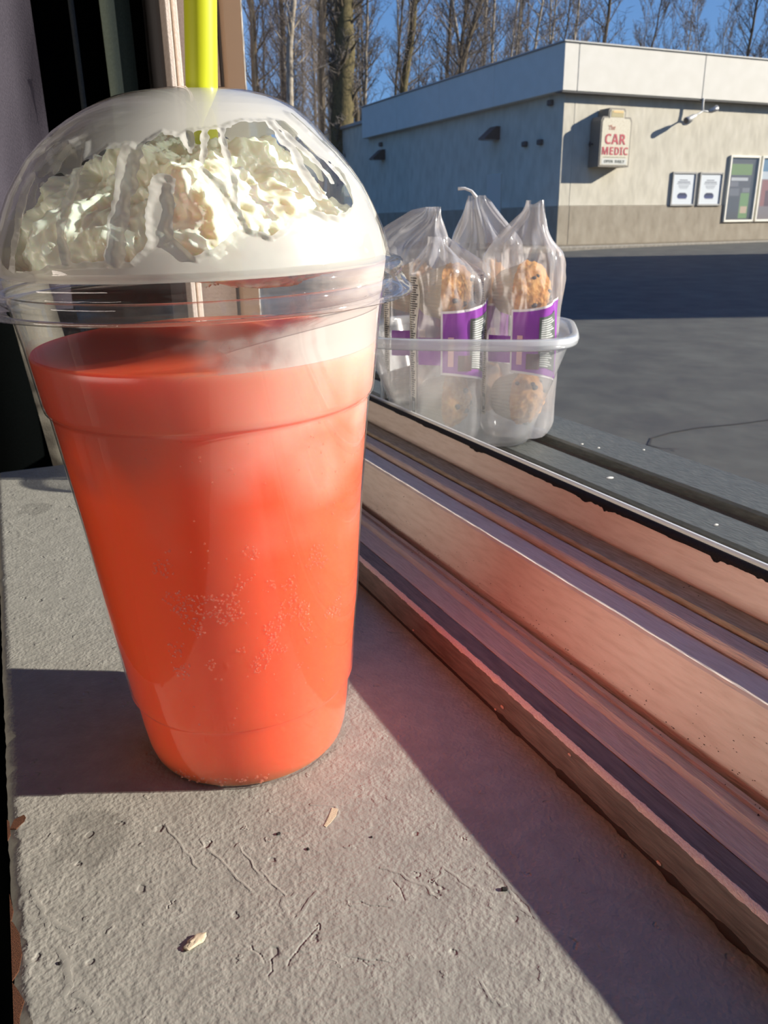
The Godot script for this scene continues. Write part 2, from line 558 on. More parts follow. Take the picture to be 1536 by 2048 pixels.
# ---------------------------------------------------------------- the window: stepped rails, jamb, pane
func window() -> void:
	var beige := mottled([0.0, rgb(200, 184, 170), 0.45, rgb(214, 200, 187), 1.0, rgb(222, 209, 197)], 51, 0.03, Vector3(60, 60, 8), 0.42, 0.02)
	var mauve := mottled([0.0, rgb(178, 160, 148), 0.5, rgb(200, 180, 167), 1.0, rgb(212, 193, 180)], 53, 0.03, Vector3(120, 120, 10), 0.36, 0.025)
	var gold := mottled([0.0, rgb(134, 118, 92), 0.5, rgb(164, 146, 120), 1.0, rgb(186, 168, 146)], 55, 0.03, Vector3(100, 100, 12), 0.5, 0.02)
	var dull := mottled([0.0, rgb(94, 82, 77), 0.45, rgb(112, 99, 93), 1.0, rgb(128, 114, 107)], 52, 0.03, Vector3(60, 60, 8), 0.5, 0.02)
	var w := thing("window_1", "wide window with stepped beige painted frame beside the pink drink", "window")
	w.set_meta("kind", "structure")
	var nz := noise(61, 0.05, 4)
	var z0 := -0.49
	var z1 := 0.95
	var rail := func(called, outline, mt, amp := 0.00012, label := ""):
		var m := MB.new()
		var pts := []
		for i in range(0, outline.size(), 2):
			pts.append(Vector2(outline[i], outline[i + 1]))
		m.run(pts, z0, z1, 360, amp, nz)
		obj(called, m.done(), mt, w, label)
	rail.call("apron_board", [0.0697, -0.03, 0.0777, -0.03, 0.0777, 0.0113, 0.0712, 0.01125, 0.0704, 0.0108, 0.0699, 0.0098], dull, 0.00022, "lowest rail, its edge chipped to pink")
	rail.call("stool_moulding", [0.0779, -0.03, 0.0955, -0.03, 0.0959, 0.0112, 0.0949, 0.0119, 0.0931, 0.0121, 0.0926, 0.0113, 0.0917, 0.0112, 0.0911, 0.0120, 0.0898, 0.0126, 0.0884, 0.0126, 0.0875, 0.0119, 0.0868, 0.0113, 0.0790, 0.0115, 0.0781, 0.0112], mauve, 0.00016, "beaded moulding")
	rail.call("inner_rail", [0.0975, -0.03, 0.1134, -0.03, 0.1134, 0.0308, 0.1128, 0.0313, 0.1038, 0.0313, 0.1030, 0.0306, 0.0978, 0.0128], beige, 0.00008, "wide sloping rail")
	rail.call("middle_rail", [0.1137, -0.03, 0.1214, -0.03, 0.1214, 0.0333, 0.1206, 0.0337, 0.1150, 0.0337, 0.1144, 0.0334, 0.1138, 0.0328, 0.1137, 0.0322], mauve, 0.00006)
	rail.call("sash_rail", [0.1217, -0.03, 0.1325, -0.03, 0.1326, 0.0343, 0.1240, 0.0345, 0.1234, 0.0350, 0.1225, 0.0350, 0.1219, 0.0345, 0.1217, 0.0335], gold, 0.00006)
	rail.call("glazing_stop", [0.1327, -0.03, 0.1384, -0.03, 0.1384, 0.0458, 0.1374, 0.0460, 0.1366, 0.0455, 0.1329, 0.0350], beige, 0.00005, "upper rail under the glass")
	# old black sealant, ragged along the foot of the glass
	var m := MB.new()
	var rag := noise(71, 0.16, 5)
	var steps := 900
	for j in steps + 1:
		var z := lerpf(-0.43, 0.4, float(j) / steps)
		var near := smoothstep(-0.22, -0.02, z)
		var patch := smoothstep(-0.15, 0.35, nz.get_noise_1d(z * 700.0 + 31.0))
		var wd := 0.0004 + near * 0.0007 + maxf(0.0, rag.get_noise_1d(z * 420.0) + 0.1) * (0.0005 + 0.0030 * near) * patch + maxf(0.0, rag.get_noise_1d(z * 2600.0 + 77.0)) * 0.0010 * near * patch
		var down := Vector2(-0.0037, -0.0105).normalized() * wd
		m.p(Vector3(0.1382, 0.0468, z))
		m.p(Vector3(0.1376, 0.0466, z))
		m.p(Vector3(0.1364, 0.0458, z))
		m.p(Vector3(0.1364 + down.x - 0.00022, 0.0458 + down.y + 0.0001, z))
		m.p(Vector3(0.1364 + down.x + 0.0003, 0.0458 + down.y - 0.0002, z))
	for j in steps:
		for i in 4:
			var a := j * 5 + i
			m.quad(a, a + 1, a + 6, a + 5)
	obj("sealant", m.done(), mottled([0.0, rgb(14, 13, 13), 0.7, rgb(34, 30, 28), 1.0, rgb(58, 52, 48)], 73, 0.08, Vector3.ONE * 90.0, 0.7, 0.05), w, "cracked black sealant along the foot of the glass")
	# the lowest rail's top edge, peeled back to pale pink, and the dark grime in its foot
	var peel := MB.new()
	var foot := MB.new()
	for j in 701:
		var z := lerpf(-0.30, 0.40, j / 700.0)
		var e := maxf(0.0, rag.get_noise_1d(z * 900.0 + 300.0) + 0.25)
		var e2 := maxf(0.0, rag.get_noise_1d(z * 3100.0 + 500.0)) * 0.0003
		peel.p(Vector3(0.0699 - 0.00012, 0.0106 - e * 0.0006 - e2, z))
		peel.p(Vector3(0.07025, 0.0109, z))
		peel.p(Vector3(0.0711, 0.01142, z))
		peel.p(Vector3(0.0712 + e * 0.0004 + e2, 0.01144, z))
		var g := 0.00022 + maxf(0.0, rag.get_noise_1d(z * 500.0 + 900.0) + 0.05) * 0.0016 * smoothstep(-0.02, 0.06, z)
		foot.p(Vector3(0.0696 - g, 0.00016, z))
		foot.p(Vector3(0.06985 - g * 0.3, 0.00035, z))
		foot.p(Vector3(0.06965, 0.0005 + g * 0.8, z))
		foot.p(Vector3(0.0699, 0.0007 + g * 0.9, z))
	for j in 700:
		for i in 3:
			var a := j * 4 + i
			peel.quad(a, a + 4, a + 5, a + 1)
			foot.quad(a, a + 4, a + 5, a + 1)
	obj("peeled_edge", peel.done(), mottled([0.0, rgb(200, 164, 154), 0.5, rgb(222, 192, 182), 1.0, rgb(234, 218, 210)], 65, 0.06, Vector3(160, 160, 60), 0.5, 0.02), w, "pale pink peeled edge of the lowest rail")
	obj("grime_line", foot.done(), mat(rgb(46, 30, 24), 0.8), w, "dark dirt along the foot of the lowest rail")
	# grime specks in the corners of the wide rail and the moulding
	var bit := MB.new()
	bit.box(Vector3.ZERO, Vector3(1.0, 0.3, 1.6), 0.1)
	var rng := RandomNumberGenerator.new()
	rng.seed = 63
	var mm0 := MultiMesh.new()
	mm0.transform_format = MultiMesh.TRANSFORM_3D
	mm0.mesh = bit.done()
	mm0.instance_count = 420
	for i in 420:
		var t := pow(rng.randf(), 2.6) * 0.8
		var q := Vector2(0.0978, 0.0130).lerp(Vector2(0.1030, 0.0304), t)
		if i % 4 == 0:
			q = Vector2(rng.randf_range(0.0885, 0.0950), 0.0122)
		elif i % 9 == 1:
			q = Vector2(rng.randf_range(0.1245, 0.1322), 0.0346)
		var sc := rng.randf_range(0.00008, 0.00034)
		mm0.set_instance_transform(i, Transform3D(Basis(Vector3.UP, rng.randf() * TAU).scaled_local(Vector3.ONE * sc), Vector3(q.x, q.y, 0.16 - pow(rng.randf(), 1.5) * 0.30)))
	var grime := MultiMeshInstance3D.new()
	grime.name = "grime_specks"
	grime.multimesh = mm0
	grime.material_override = mat(rgb(52, 38, 30), 0.9)
	grime.set_meta("kind", "stuff")
	w.add_child(grime, true)
	var pinkish := mat(rgb(206, 160, 146), 0.6)
	for q in [[0.0042, 0.0298, 0.0016], [0.0012, 0.0262, 0.0010], [0.0018, -0.0292, 0.0009], [0.0086, 0.062, 0.0012], [0.0014, 0.096, 0.0014]]:
		var fm := MB.new()
		fm.tube([Vector3(0.0002, 0, 0), Vector3(-0.0001, 0, 0)], [q[2] * 0.5, q[2] * 0.42], 7)
		var fo := obj("paint_chip", fm.done(), pinkish, w, "pale pink spot where paint chipped")
		fo.position = Vector3(0.0697, q[0], q[1])
		fo.scale = Vector3(1, 0.7, 1.3)
	# left jamb, stepped like the rails
	var post := func(called, outline, mt, label := ""):
		var mm := MB.new()
		var pts := []
		for i in range(0, outline.size(), 2):
			pts.append(Vector2(outline[i], outline[i + 1]))
		mm.run(pts, -0.03, 1.02, 60, 0.0001, nz, true)
		obj(called, mm.done(), mt, w, label)
	var tan := mat(rgb(172, 148, 126), 0.5)
	var shade := mat(rgb(92, 90, 90), 0.6)
	post.call("jamb_stop", [0.1384, -0.4325, 0.1378, -0.4322, 0.1289, -0.4445, 0.1289, -0.49, 0.1384, -0.49], tan, "tan jamb post at the glass")
	post.call("jamb_groove", [0.1288, -0.4560, 0.1262, -0.4568, 0.1262, -0.49, 0.1288, -0.49], shade)
	post.call("jamb_rail", [0.1260, -0.4560, 0.0930, -0.4650, 0.0930, -0.49, 0.1260, -0.49], beige)
	post.call("jamb_bead", [0.0927, -0.4304, 0.0920, -0.4292, 0.0896, -0.4292, 0.0889, -0.4306, 0.0889, -0.49, 0.0927, -0.49], beige)
	post.call("jamb_bead", [0.0868, -0.4252, 0.0862, -0.4240, 0.0836, -0.4240, 0.0829, -0.4254, 0.0829, -0.49, 0.0868, -0.49], beige)
	post.call("jamb_edge", [0.0827, -0.4400, 0.0802, -0.4404, 0.0800, -0.505, 0.0827, -0.505], shade)
	var seal := MB.new()
	seal.run([Vector2(0.1384, -0.4322), Vector2(0.1378, -0.4318), Vector2(0.1376, -0.4302), Vector2(0.1384, -0.4302)], 0.046, 1.0, 500, 0.00035, rag, true)
	obj("jamb_seal", seal.done(), mat(rgb(196, 192, 184), 0.4), w, "flaking pale seal up the side of the glass")
	obj("head_rail", boxed(Vector3(0.114, 1.0, 0.24), Vector3(0.09, 0.05, 1.45), 0.004), beige, w)
	obj("side_rail", boxed(Vector3(0.114, 0.5, 0.97), Vector3(0.09, 1.04, 0.05), 0.004), beige, w)
	var glass := clear(rgb(250, 252, 250), 0.01, 0.0, 0.24)
	obj("glass_pane", boxed(Vector3(0.1404, 0.515, 0.26), Vector3(0.003, 0.936, 1.384), 0.0003), glass, w, "clear window pane with a few marks")
	obj("glazing_strip", boxed(Vector3(0.1433, 0.0340, 0.25), Vector3(0.0018, 0.0240, 1.40), 0.0005), mat(rgb(226, 226, 222), 0.3, 0.2), w, "bright metal strip outside the glass")
	var sp := mat(rgb(232, 228, 216), 0.5)
	# outside ledge
	var l := thing("window_ledge", "dark grey outside ledge of three boards under the muffin tub", "ledge")
	l.set_meta("kind", "structure")
	var grey := mottled([0.0, rgb(70, 74, 71), 0.5, rgb(82, 86, 83), 1.0, rgb(95, 98, 93)], 81, 0.03, Vector3(40, 40, 12), 0.55, 0.02)
	var dirt := mottled([0.0, rgb(18, 16, 14), 0.55, rgb(46, 34, 26), 1.0, rgb(92, 70, 52)], 83, 0.06, Vector3(120, 120, 40), 0.9, 0.04)
	obj("ledge_board", boxed(Vector3(0.1688, 0.012, 0.25), Vector3(0.0474, 0.016, 1.5), 0.0012), grey, l)
	obj("ledge_board", boxed(Vector3(0.2124, 0.012, 0.25), Vector3(0.0238, 0.016, 1.5), 0.0012), grey, l)
	obj("ledge_board", boxed(Vector3(0.2570, 0.012, 0.25), Vector3(0.0360, 0.016, 1.5), 0.0012), grey, l)
	obj("ledge_groove", boxed(Vector3(0.2315, 0.0085, 0.25), Vector3(0.0150, 0.013, 1.5), 0.0006), dirt, l, "groove full of brown dirt")
	obj("ledge_groove", boxed(Vector3(0.1965, 0.006, 0.25), Vector3(0.0088, 0.010, 1.5), 0.0006), mat(rgb(16, 16, 15), 0.8), l, "black groove")
	obj("ledge_base", boxed(Vector3(0.211, -0.012, 0.25), Vector3(0.129, 0.031, 1.5), 0.002), grey, l)
	# white paint flecks on the ledge
	var spots := [[1174, 0.2290], [0, 0]]
	for q in [[0.2148, -0.0975, 0.0030], [0.2105, -0.0250, 0.0016], [0.2462, -0.1450, 0.0014], [0.2432, -0.1560, 0.0014], [0.2545, 0.015, 0.0012], [0.2655, -0.130, 0.0013]]:
		var f := MB.new()
		f.tube([Vector3(0, 0, 0), Vector3(0, 0.0003, 0), Vector3(0, 0.0005, 0)], [q[2] * 0.5, q[2] * 0.42, q[2] * 0.2], 9)
		var o := lone("paint_fleck", f.done(), sp, "small white paint fleck on the dark outside ledge", "fleck", "white paint flecks on the ledge")
		o.position = Vector3(q[0], 0.0200, q[1])
		o.scale = Vector3(1.5, 1, 1)

# ---------------------------------------------------------------- outdoors
func outdoors() -> void:
	var asphalt := mottled([0.0, rgb(68, 68, 65), 0.5, rgb(78, 78, 72), 1.0, rgb(88, 88, 81)], 91, 0.02, Vector3.ONE * 0.35, 0.9, 0.4)
	var m := MB.new()
	m.grid(60, 60, func(i, j):
		var x = -60.0 + 140.0 * (i / 60.0)
		var z = 30.0 - 110.0 * (j / 60.0)
		return Vector3(x, ground_at(x, z), z), true)
	lone("ground", m.done(), asphalt, "grey asphalt car park between the window and the beige building", "asphalt", "", "structure")
	var tar := mat(rgb(40, 40, 38), 0.85)
	var crack := func(pts: Array, wide: float, label: String):
		var q := MB.new()
		var nz := noise(93, 1.3, 3)
		for i in pts.size():
			var d: Vector2 = (pts[mini(i + 1, pts.size() - 1)] - pts[maxi(i - 1, 0)]).normalized()
			var s := Vector2(-d.y, d.x) * wide * (0.7 + 0.5 * nz.get_noise_1d(i * 3.0))
			for e in [-1.0, 1.0]:
				var a: Vector2 = pts[i] + s * e
				q.p(Vector3(a.x, ground_at(a.x, a.y) + 0.004, a.y))
		for i in pts.size() - 1:
			q.quad(i * 2, i * 2 + 2, i * 2 + 3, i * 2 + 1)
		lone("asphalt_crack", q.done(), tar, label, "crack", "", "")
	crack.call([Vector2(3.40, -2.72), Vector2(3.12, -2.81), Vector2(2.99, -2.90), Vector2(2.98, -2.98), Vector2(3.08, -3.07), Vector2(3.24, -3.10), Vector2(3.45, -3.10), Vector2(3.7, -3.05), Vector2(4.2, -3.0)], 0.010, "dark curving crack in the asphalt at the photo's right edge")
	crack.call([Vector2(3.02, -2.86), Vector2(2.98, -2.74), Vector2(3.0, -2.6), Vector2(2.95, -2.45)], 0.012, "short dark crack branching down towards the window ledge")
	var kerb := mottled([0.0, rgb(120, 114, 102), 1.0, rgb(150, 144, 130)], 95, 0.03, Vector3.ONE, 0.85, 0.3)
	lone("kerb", boxed(Vector3(21.0, -0.46, -14.9), Vector3(22.0, 0.16, 0.22), 0.03), kerb, "low pale concrete kerb in front of the beige building", "kerb")
	lone("dirt_strip", boxed(Vector3(21.0, -0.46, -15.73), Vector3(22.0, 0.12, 1.43), 0.02), mottled([0.0, rgb(84, 78, 62), 0.5, rgb(120, 110, 88), 1.0, rgb(150, 136, 112)], 97, 0.04, Vector3.ONE * 0.8, 0.95, 0.5), "narrow dirt strip along the foot of the beige building", "dirt strip", "", "structure")
	# the neighbour out of the frame on the right, whose shade lies on the asphalt
	var u := Vector3(0.887, 0, 0.462)
	var n := Vector3(-0.462, 0, 0.887)
	var turn := Basis(u, Vector3.UP, u.cross(Vector3.UP))
	var c := u * 18.5 + n * -12.5
	var o := thing("neighbour_building", "plain grey flat-roofed building out of frame on the right", "building", Vector3(c.x, -0.6, c.z))
	o.basis = turn
	obj("wall", boxed(Vector3(0, 2.9, 0), Vector3(8.0, 5.8, 8.0), 0.02), mat(rgb(150, 146, 138), 0.85), o)
	obj("roof_edge", boxed(Vector3(0, 5.9, 0), Vector3(8.1, 0.25, 8.1), 0.03), mat(rgb(120, 118, 112), 0.7), o)

func building() -> void:
	var plaster := mottled([0.0, rgb(184, 178, 161), 0.5, rgb(196, 190, 172), 1.0, rgb(206, 200, 183)], 101, 0.02, Vector3(0.5, 0.25, 0.5), 0.9, 0.3)
	var fascia := mottled([0.0, rgb(212, 208, 195), 1.0, rgb(220, 216, 204)], 103, 0.02, Vector3(0.4, 0.4, 0.4), 0.8)
	var base := mottled([0.0, rgb(138, 129, 112), 0.5, rgb(150, 141, 124), 1.0, rgb(160, 152, 135)], 105, 0.02, Vector3(0.5, 0.3, 0.5), 0.9, 0.3)
	var metal := mat(rgb(150, 150, 146), 0.5, 0.3)
	var b := thing("building", "long low beige building with pale fascia across the car park", "building", Vector3(12.25, -0.45, -16.45))
	var off := Vector3(12.25, -0.45, -16.45)
	var part := func(called, lo: Vector3, hi: Vector3, mt, bev := 0.01, label := ""):
		return obj(called, boxed((lo + hi) / 2.0 - off, hi - lo, bev), mt, b, label)
	part.call("wall", Vector3(12.56, 0.475, -16.75), Vector3(34, 2.95, -16.45), plaster)
	part.call("wall", Vector3(12.25, 0.475, -27.4), Vector3(12.56, 2.95, -16.45), plaster, 0.01, "shaded side wall")
	part.call("plinth", Vector3(12.57, -0.42, -16.75), Vector3(34, 0.475, -16.44), base, 0.01, "darker taupe band")
	part.call("plinth", Vector3(12.24, -0.42, -27.4), Vector3(12.57, 0.475, -16.44), base)
	part.call("footing", Vector3(12.2, -0.62, -16.75), Vector3(34, -0.42, -16.40), kerbish(), 0.01)
	var xs := [12.02, 12.42, 16.15, 20.2, 24.3, 28.4, 34.0]
	for i in xs.size() - 1:
		part.call("fascia_panel", Vector3(xs[i] + 0.004, 2.88, -16.60), Vector3(xs[i + 1] - 0.004, 3.83, -16.22), fascia, 0.012)
	var zs := [-16.24, -19.07, -21.93, -24.7, -27.4]
	for i in zs.size() - 1:
		part.call("fascia_panel", Vector3(12.02, 2.88, zs[i + 1] + 0.004), Vector3(12.40, 3.83, zs[i] - 0.004), fascia, 0.012)
	part.call("coping", Vector3(11.99, 3.83, -16.62), Vector3(34, 3.87, -16.19), metal, 0.01)
	part.call("coping", Vector3(11.99, 3.83, -27.42), Vector3(12.42, 3.87, -16.63), metal, 0.01)
	part.call("roof", Vector3(12.3, 3.3, -27.3), Vector3(34, 3.4, -16.5), mat(rgb(110, 110, 108), 0.9))
	part.call("soffit", Vector3(12.03, 2.85, -16.45), Vector3(34, 2.879, -16.24), mat(rgb(88, 88, 86), 0.8), 0.004)
	part.call("side_door", Vector3(12.22, -0.40, -19.62), Vector3(12.26, 1.32, -18.92), mat(rgb(196, 190, 176), 0.7), 0.01, "pale flush door")
	for q in [[-17.89, 1.93], [-17.25, 1.92], [-16.91, 2.72], [-26.3, 2.62]]:
		part.call("vent", Vector3(12.15, q[1] - 0.06, q[0] - 0.08), Vector3(12.26, q[1] + 0.06, q[0] + 0.08), mat(rgb(70, 70, 70), 0.7), 0.02)
	# the lower wing behind
	var wing := thing("building", "lower set-back wing left of the beige building, roof partly hidden by the dome lid", "building", Vector3(12.6, -0.45, -36.0))
	obj("wall", boxed(Vector3(4, 2.0, 0), Vector3(8, 4.0, 17.0), 0.02), plaster, wing)
	obj("coping", boxed(Vector3(4, 3.98, 0), Vector3(8.2, 0.12, 17.2), 0.02), metal, wing)
	obj("notice_board", boxed(Vector3(-0.03, 2.0, 6.1), Vector3(0.06, 0.8, 0.9), 0.01), mat(rgb(40, 84, 150), 0.6), wing, "small blue board")
	obj("wall_box", boxed(Vector3(-0.1, 2.9, 4.7), Vector3(0.2, 0.4, 0.5), 0.03), mat(rgb(50, 50, 52), 0.6), wing)
	# wedge wall lights on the shaded side
	for q in [[-19.25, "larger dark wedge wall light on the shaded side wall near the corner"], [-26.2, "smaller-looking dark wedge wall light at the far end of the shaded side wall"]]:
		var l := thing("wall_light", q[1], "wall light", Vector3(12.25, 2.28, q[0]))
		var m := MB.new()
		m.run([Vector2(0.0, -0.14), Vector2(0.0, 0.17), Vector2(-0.10, 0.17), Vector2(-0.44, -0.10), Vector2(-0.44, -0.14)], -0.17, 0.17)
		obj("housing", m.done(), mat(rgb(44, 44, 46), 0.5), l)
		obj("lens", boxed(Vector3(-0.24, -0.145, 0), Vector3(0.34, 0.02, 0.28), 0.005), mat(rgb(150, 150, 146), 0.3), l)
	sign_box()
	# twin floodlight under the fascia
	var fl := thing("floodlight", "twin-headed grey floodlight hanging under the fascia right of the sign", "floodlight", Vector3(16.2, 2.88, -16.22))
	var grey := mat(rgb(176, 176, 172), 0.5, 0.2)
	var dk := mat(rgb(64, 66, 68), 0.5)
	var t := MB.new()
	t.tube([Vector3(0, 0.02, 0), Vector3(0, -0.12, 0), Vector3(0.0, -0.28, 0.02)], [0.028, 0.028, 0.03], 8)
	obj("stem", t.done(), grey, fl)
	for s in [[Vector3(0, -0.26, 0.02), Vector3(-0.22, -0.36, 0.05), Vector3(-0.58, -0.50, 0.1)], [Vector3(0, -0.26, 0.02), Vector3(0.2, -0.27, 0.03), Vector3(0.40, -0.19, 0.08)]]:
		t = MB.new()
		t.tube([s[0], s[1]], [0.022, 0.022], 7)
		obj("arm", t.done(), grey, fl)
		t = MB.new()
		t.tube([s[1], s[1].lerp(s[2], 0.25), s[1].lerp(s[2], 0.6), s[2]], [0.03, 0.055, 0.06, 0.075], 10)
		var hd := obj("lamp_head", t.done(), grey, fl)
		t = MB.new()
		var dir: Vector3 = (s[2] - s[1]).normalized()
		t.tube([s[2], s[2] + dir * 0.012], [0.07, 0.066], 10)
		obj("lens", t.done(), dk, hd)
	posters()

func kerbish() -> StandardMaterial3D:
	return mat(rgb(112, 106, 94), 0.9)

func words(text: String, size: float, wide: float, m: Material, called: String, parent: Node, at: Vector3, font := "Droid Sans", weight := 700) -> void:
	var tm := TextMesh.new()
	var f := SystemFont.new()
	f.font_names = PackedStringArray([font])
	f.font_weight = weight
	tm.font = f
	tm.text = text
	tm.font_size = 48
	tm.pixel_size = size / 34.0
	tm.depth = 0.008
	var o := obj(called, tm, m, parent)
	o.position = at
	var w := tm.get_aabb().size.x
	if w > 0.0:
		o.scale.x = wide / w

func sign_box() -> void:
	var s := thing("shop_sign", "bottle-shaped lit-box sign with red lettering on the beige wall", "sign", Vector3(13.475, 1.32, -16.45))
	var shape := func(g: float) -> Array:
		return [Vector2(-0.445 + g, g), Vector2(0.445 - g, g), Vector2(0.445 - g, 0.98 - g), Vector2(0.40 - g, 1.06 - g), Vector2(0.245 - g, 1.06 - g), Vector2(0.245 - g, 1.19 - g), Vector2(0.21 - g, 1.24 - g), Vector2(-0.21 + g, 1.24 - g), Vector2(-0.245 + g, 1.19 - g), Vector2(-0.245 + g, 1.06 - g), Vector2(-0.40 + g, 1.06 - g), Vector2(-0.445 + g, 0.98 - g)]
	var m := MB.new()
	m.run(shape.call(0.0), 0.02, 0.39)
	obj("cabinet", m.done(), mat(rgb(118, 112, 100), 0.6), s, "dull metal sign box")
	m = MB.new()
	m.run(shape.call(0.035), 0.385, 0.40)
	obj("face", m.done(), mottled([0.0, rgb(186, 176, 150), 0.5, rgb(204, 196, 172), 1.0, rgb(214, 208, 190)], 111, 0.03, Vector3.ONE * 3.0, 0.5), s, "faded cream face")
	obj("cap_panel", boxed(Vector3(0.0, 1.12, 0.402), Vector3(0.36, 0.14, 0.006), 0.002), mottled([0.0, rgb(150, 142, 108), 1.0, rgb(200, 184, 132)], 113, 0.04, Vector3.ONE * 5.0, 0.6), s, "yellowed cap panel")
	obj("cap_stripe", boxed(Vector3(0.02, 1.165, 0.406), Vector3(0.28, 0.045, 0.004), 0.001), mat(rgb(224, 184, 120), 0.6), s, "orange-yellow stripe")
	obj("rule", boxed(Vector3(0.0, 0.205, 0.402), Vector3(0.66, 0.012, 0.004), 0.001), mat(rgb(120, 128, 108), 0.7), s)
	obj("bottom_panel", boxed(Vector3(0.0, 0.115, 0.401), Vector3(0.74, 0.13, 0.004), 0.001), mat(rgb(196, 196, 186), 0.6), s)
	var red := mat(rgb(172, 44, 62), 0.6)
	var faint := mat(rgb(196, 128, 104), 0.7)
	words("The", 0.09, 0.20, faint, "lettering", s, Vector3(-0.13, 0.83, 0.402), "Droid Serif", 400)
	words("CAR", 0.21, 0.60, red, "lettering", s, Vector3(-0.02, 0.585, 0.402))
	words("MEDIC", 0.16, 0.76, red, "lettering", s, Vector3(0.0, 0.335, 0.402))
	words("OPEN  DAILY", 0.06, 0.60, mat(rgb(112, 116, 104), 0.7), "lettering", s, Vector3(0.0, 0.115, 0.404))
	for q in [[-0.46, 0.5], [0.46, 0.5]]:
		var t := MB.new()
		t.tube([Vector3(q[0] * 0.97, q[1], 0.14), Vector3(q[0] * 1.22, q[1] - 0.01, 0.14)], [0.018, 0.018], 7)
		t.tube([Vector3(q[0] * 1.16, q[1] + 0.05, 0.14), Vector3(q[0] * 1.16, q[1] - 0.06, 0.14)], [0.02, 0.02], 7)
		obj("side_bolt", t.done(), mat(rgb(46, 46, 46), 0.6), s)

func print_of(w: int, h: int, marks: Array, ground: Color) -> StandardMaterial3D:
	var im := Image.create(w, h, false, Image.FORMAT_RGB8)
	im.fill(ground)
	for q in marks:  # x, y, width, height, colour
		im.fill_rect(Rect2i(q[0], q[1], q[2], q[3]), q[4])
	im.resize(w / 2, h / 2, Image.INTERPOLATE_CUBIC)
	var m := mat(Color.WHITE, 0.35)
	m.albedo_texture = ImageTexture.create_from_image(im)
	return m

func sheet(w: float, h: float, z: float) -> ArrayMesh:  # a thin sheet facing +z, its print upright on the front
	var m := MB.new()
	m.quad(m.p(Vector3(-w / 2, -h / 2, z), Vector2(0, 1)), m.p(Vector3(w / 2, -h / 2, z), Vector2(1, 1)), m.p(Vector3(w / 2, h / 2, z), Vector2(1, 0)), m.p(Vector3(-w / 2, h / 2, z), Vector2(0, 0)))
	return m.done()

func frame_bars(w: float, h: float, bar: float, deep: float, parent: Node, called: String, m: Material) -> void:
	for s in [-1, 1]:
		obj(called, boxed(Vector3(s * (w - bar) / 2, 0, deep / 2), Vector3(bar, h, deep), bar * 0.12), m, parent)
		obj(called, boxed(Vector3(0, s * (h - bar) / 2, deep / 2), Vector3(w - 2 * bar, bar, deep), bar * 0.12), m, parent)

func posters() -> void:
	var ink := rgb(120, 124, 132)
	var mk := []
	for r in [[46, 30, 60, 5], [34, 40, 92, 6], [30, 50, 100, 4], [40, 60, 80, 3], [44, 68, 70, 3], [52, 76, 56, 2]]:
		mk.append([r[0], r[1], r[2], r[3], ink])
	for i in 30:  # a dark rounded car-like silhouette
		var half := int(38.0 * sqrt(1.0 - pow(minf(absf(i - 17.0) / 17.5, 1.0), 2.0) * 0.75))
		mk.append([76 - half, 100 + i, half * 2, 1, rgb(36 + i, 46 + i, 66 + i * 2)])
	mk.append([50, 130, 60, 3, rgb(150, 152, 156)])
	var paper := print_of(160, 160, mk, rgb(206, 212, 214))
	for q in [[16.06, "left one of two framed white notices on the beige wall"], [16.965, "right one of two framed white notices, the one beside the posters window"]]:
		var t := thing("notice_frame", q[1], "framed notice", Vector3(q[0], 0.86, -16.45))
		frame_bars(0.80, 0.80, 0.045, 0.05, t, "frame_bar", mat(rgb(150, 149, 143), 0.5))
		obj("backing", boxed(Vector3(0, 0, 0.012), Vector3(0.74, 0.74, 0.02), 0.002), mat(rgb(206, 208, 206), 0.6), t)
		obj("notice", sheet(0.71, 0.71, 0.024), paper, t)
	var art1 := print_of(120, 192, [[0, 0, 120, 14, rgb(58, 60, 58)], [6, 18, 108, 34, rgb(112, 140, 66)], [10, 60, 76, 10, rgb(190, 192, 190)], [4, 72, 40, 16, rgb(112, 110, 112)], [8, 94, 44, 22, rgb(104, 104, 106)], [66, 92, 34, 14, rgb(120, 120, 120)], [60, 108, 44, 80, rgb(112, 146, 78)], [66, 150, 30, 22, rgb(196, 170, 140)], [0, 120, 56, 72, rgb(64, 64, 64)], [100, 10, 20, 182, rgb(38, 44, 44)]], rgb(78, 76, 76))
	var art2 := print_of(120, 192, [[0, 0, 120, 40, rgb(90, 130, 156)], [0, 40, 120, 24, rgb(196, 204, 206)], [10, 66, 100, 90, rgb(150, 92, 80)], [30, 100, 60, 60, rgb(92, 52, 48)], [0, 150, 120, 42, rgb(128, 116, 112)]], rgb(150, 138, 132))
	var white := mat(rgb(228, 224, 208), 0.5)
	for i in 2:
		var t := thing("shop_window", ["narrow white-framed window with green and grey posters beside the notices", "white-framed window with red-brown poster cut by the photo's right edge"][i], "window", Vector3(18.07 + i * 1.13, 0.865, -16.45))
		frame_bars(1.06, 1.62, 0.055, 0.06, t, "frame_bar", white)
		obj("poster", sheet(0.94, 1.50, 0.016), [art1, art2][i], t)
		obj("pane", boxed(Vector3(0, 0, 0.035), Vector3(0.93, 1.49, 0.008), 0.001), clear(rgb(235, 240, 240), 0.03, 0.0), t)

# ---------------------------------------------------------------- bare trees
func limb(m: MB, rng: RandomNumberGenerator, from: Vector3, dir: Vector3, length: float, r: float, segs: int, sides: int, bend: float) -> Array:
	var pts := [from]
	var rad := [r]
	var d := dir.normalized()
	for i in segs:
		d = (d + Vector3(rng.randf_range(-bend, bend), rng.randf_range(-bend * 0.4, bend * 0.9), rng.randf_range(-bend, bend))).normalized()
		pts.append(pts[-1] + d * length / segs)
		rad.append(maxf(r * (1.0 - 0.8 * (i + 1.0) / segs), 0.004))
	m.tube(pts, rad, sides, false)
	return pts

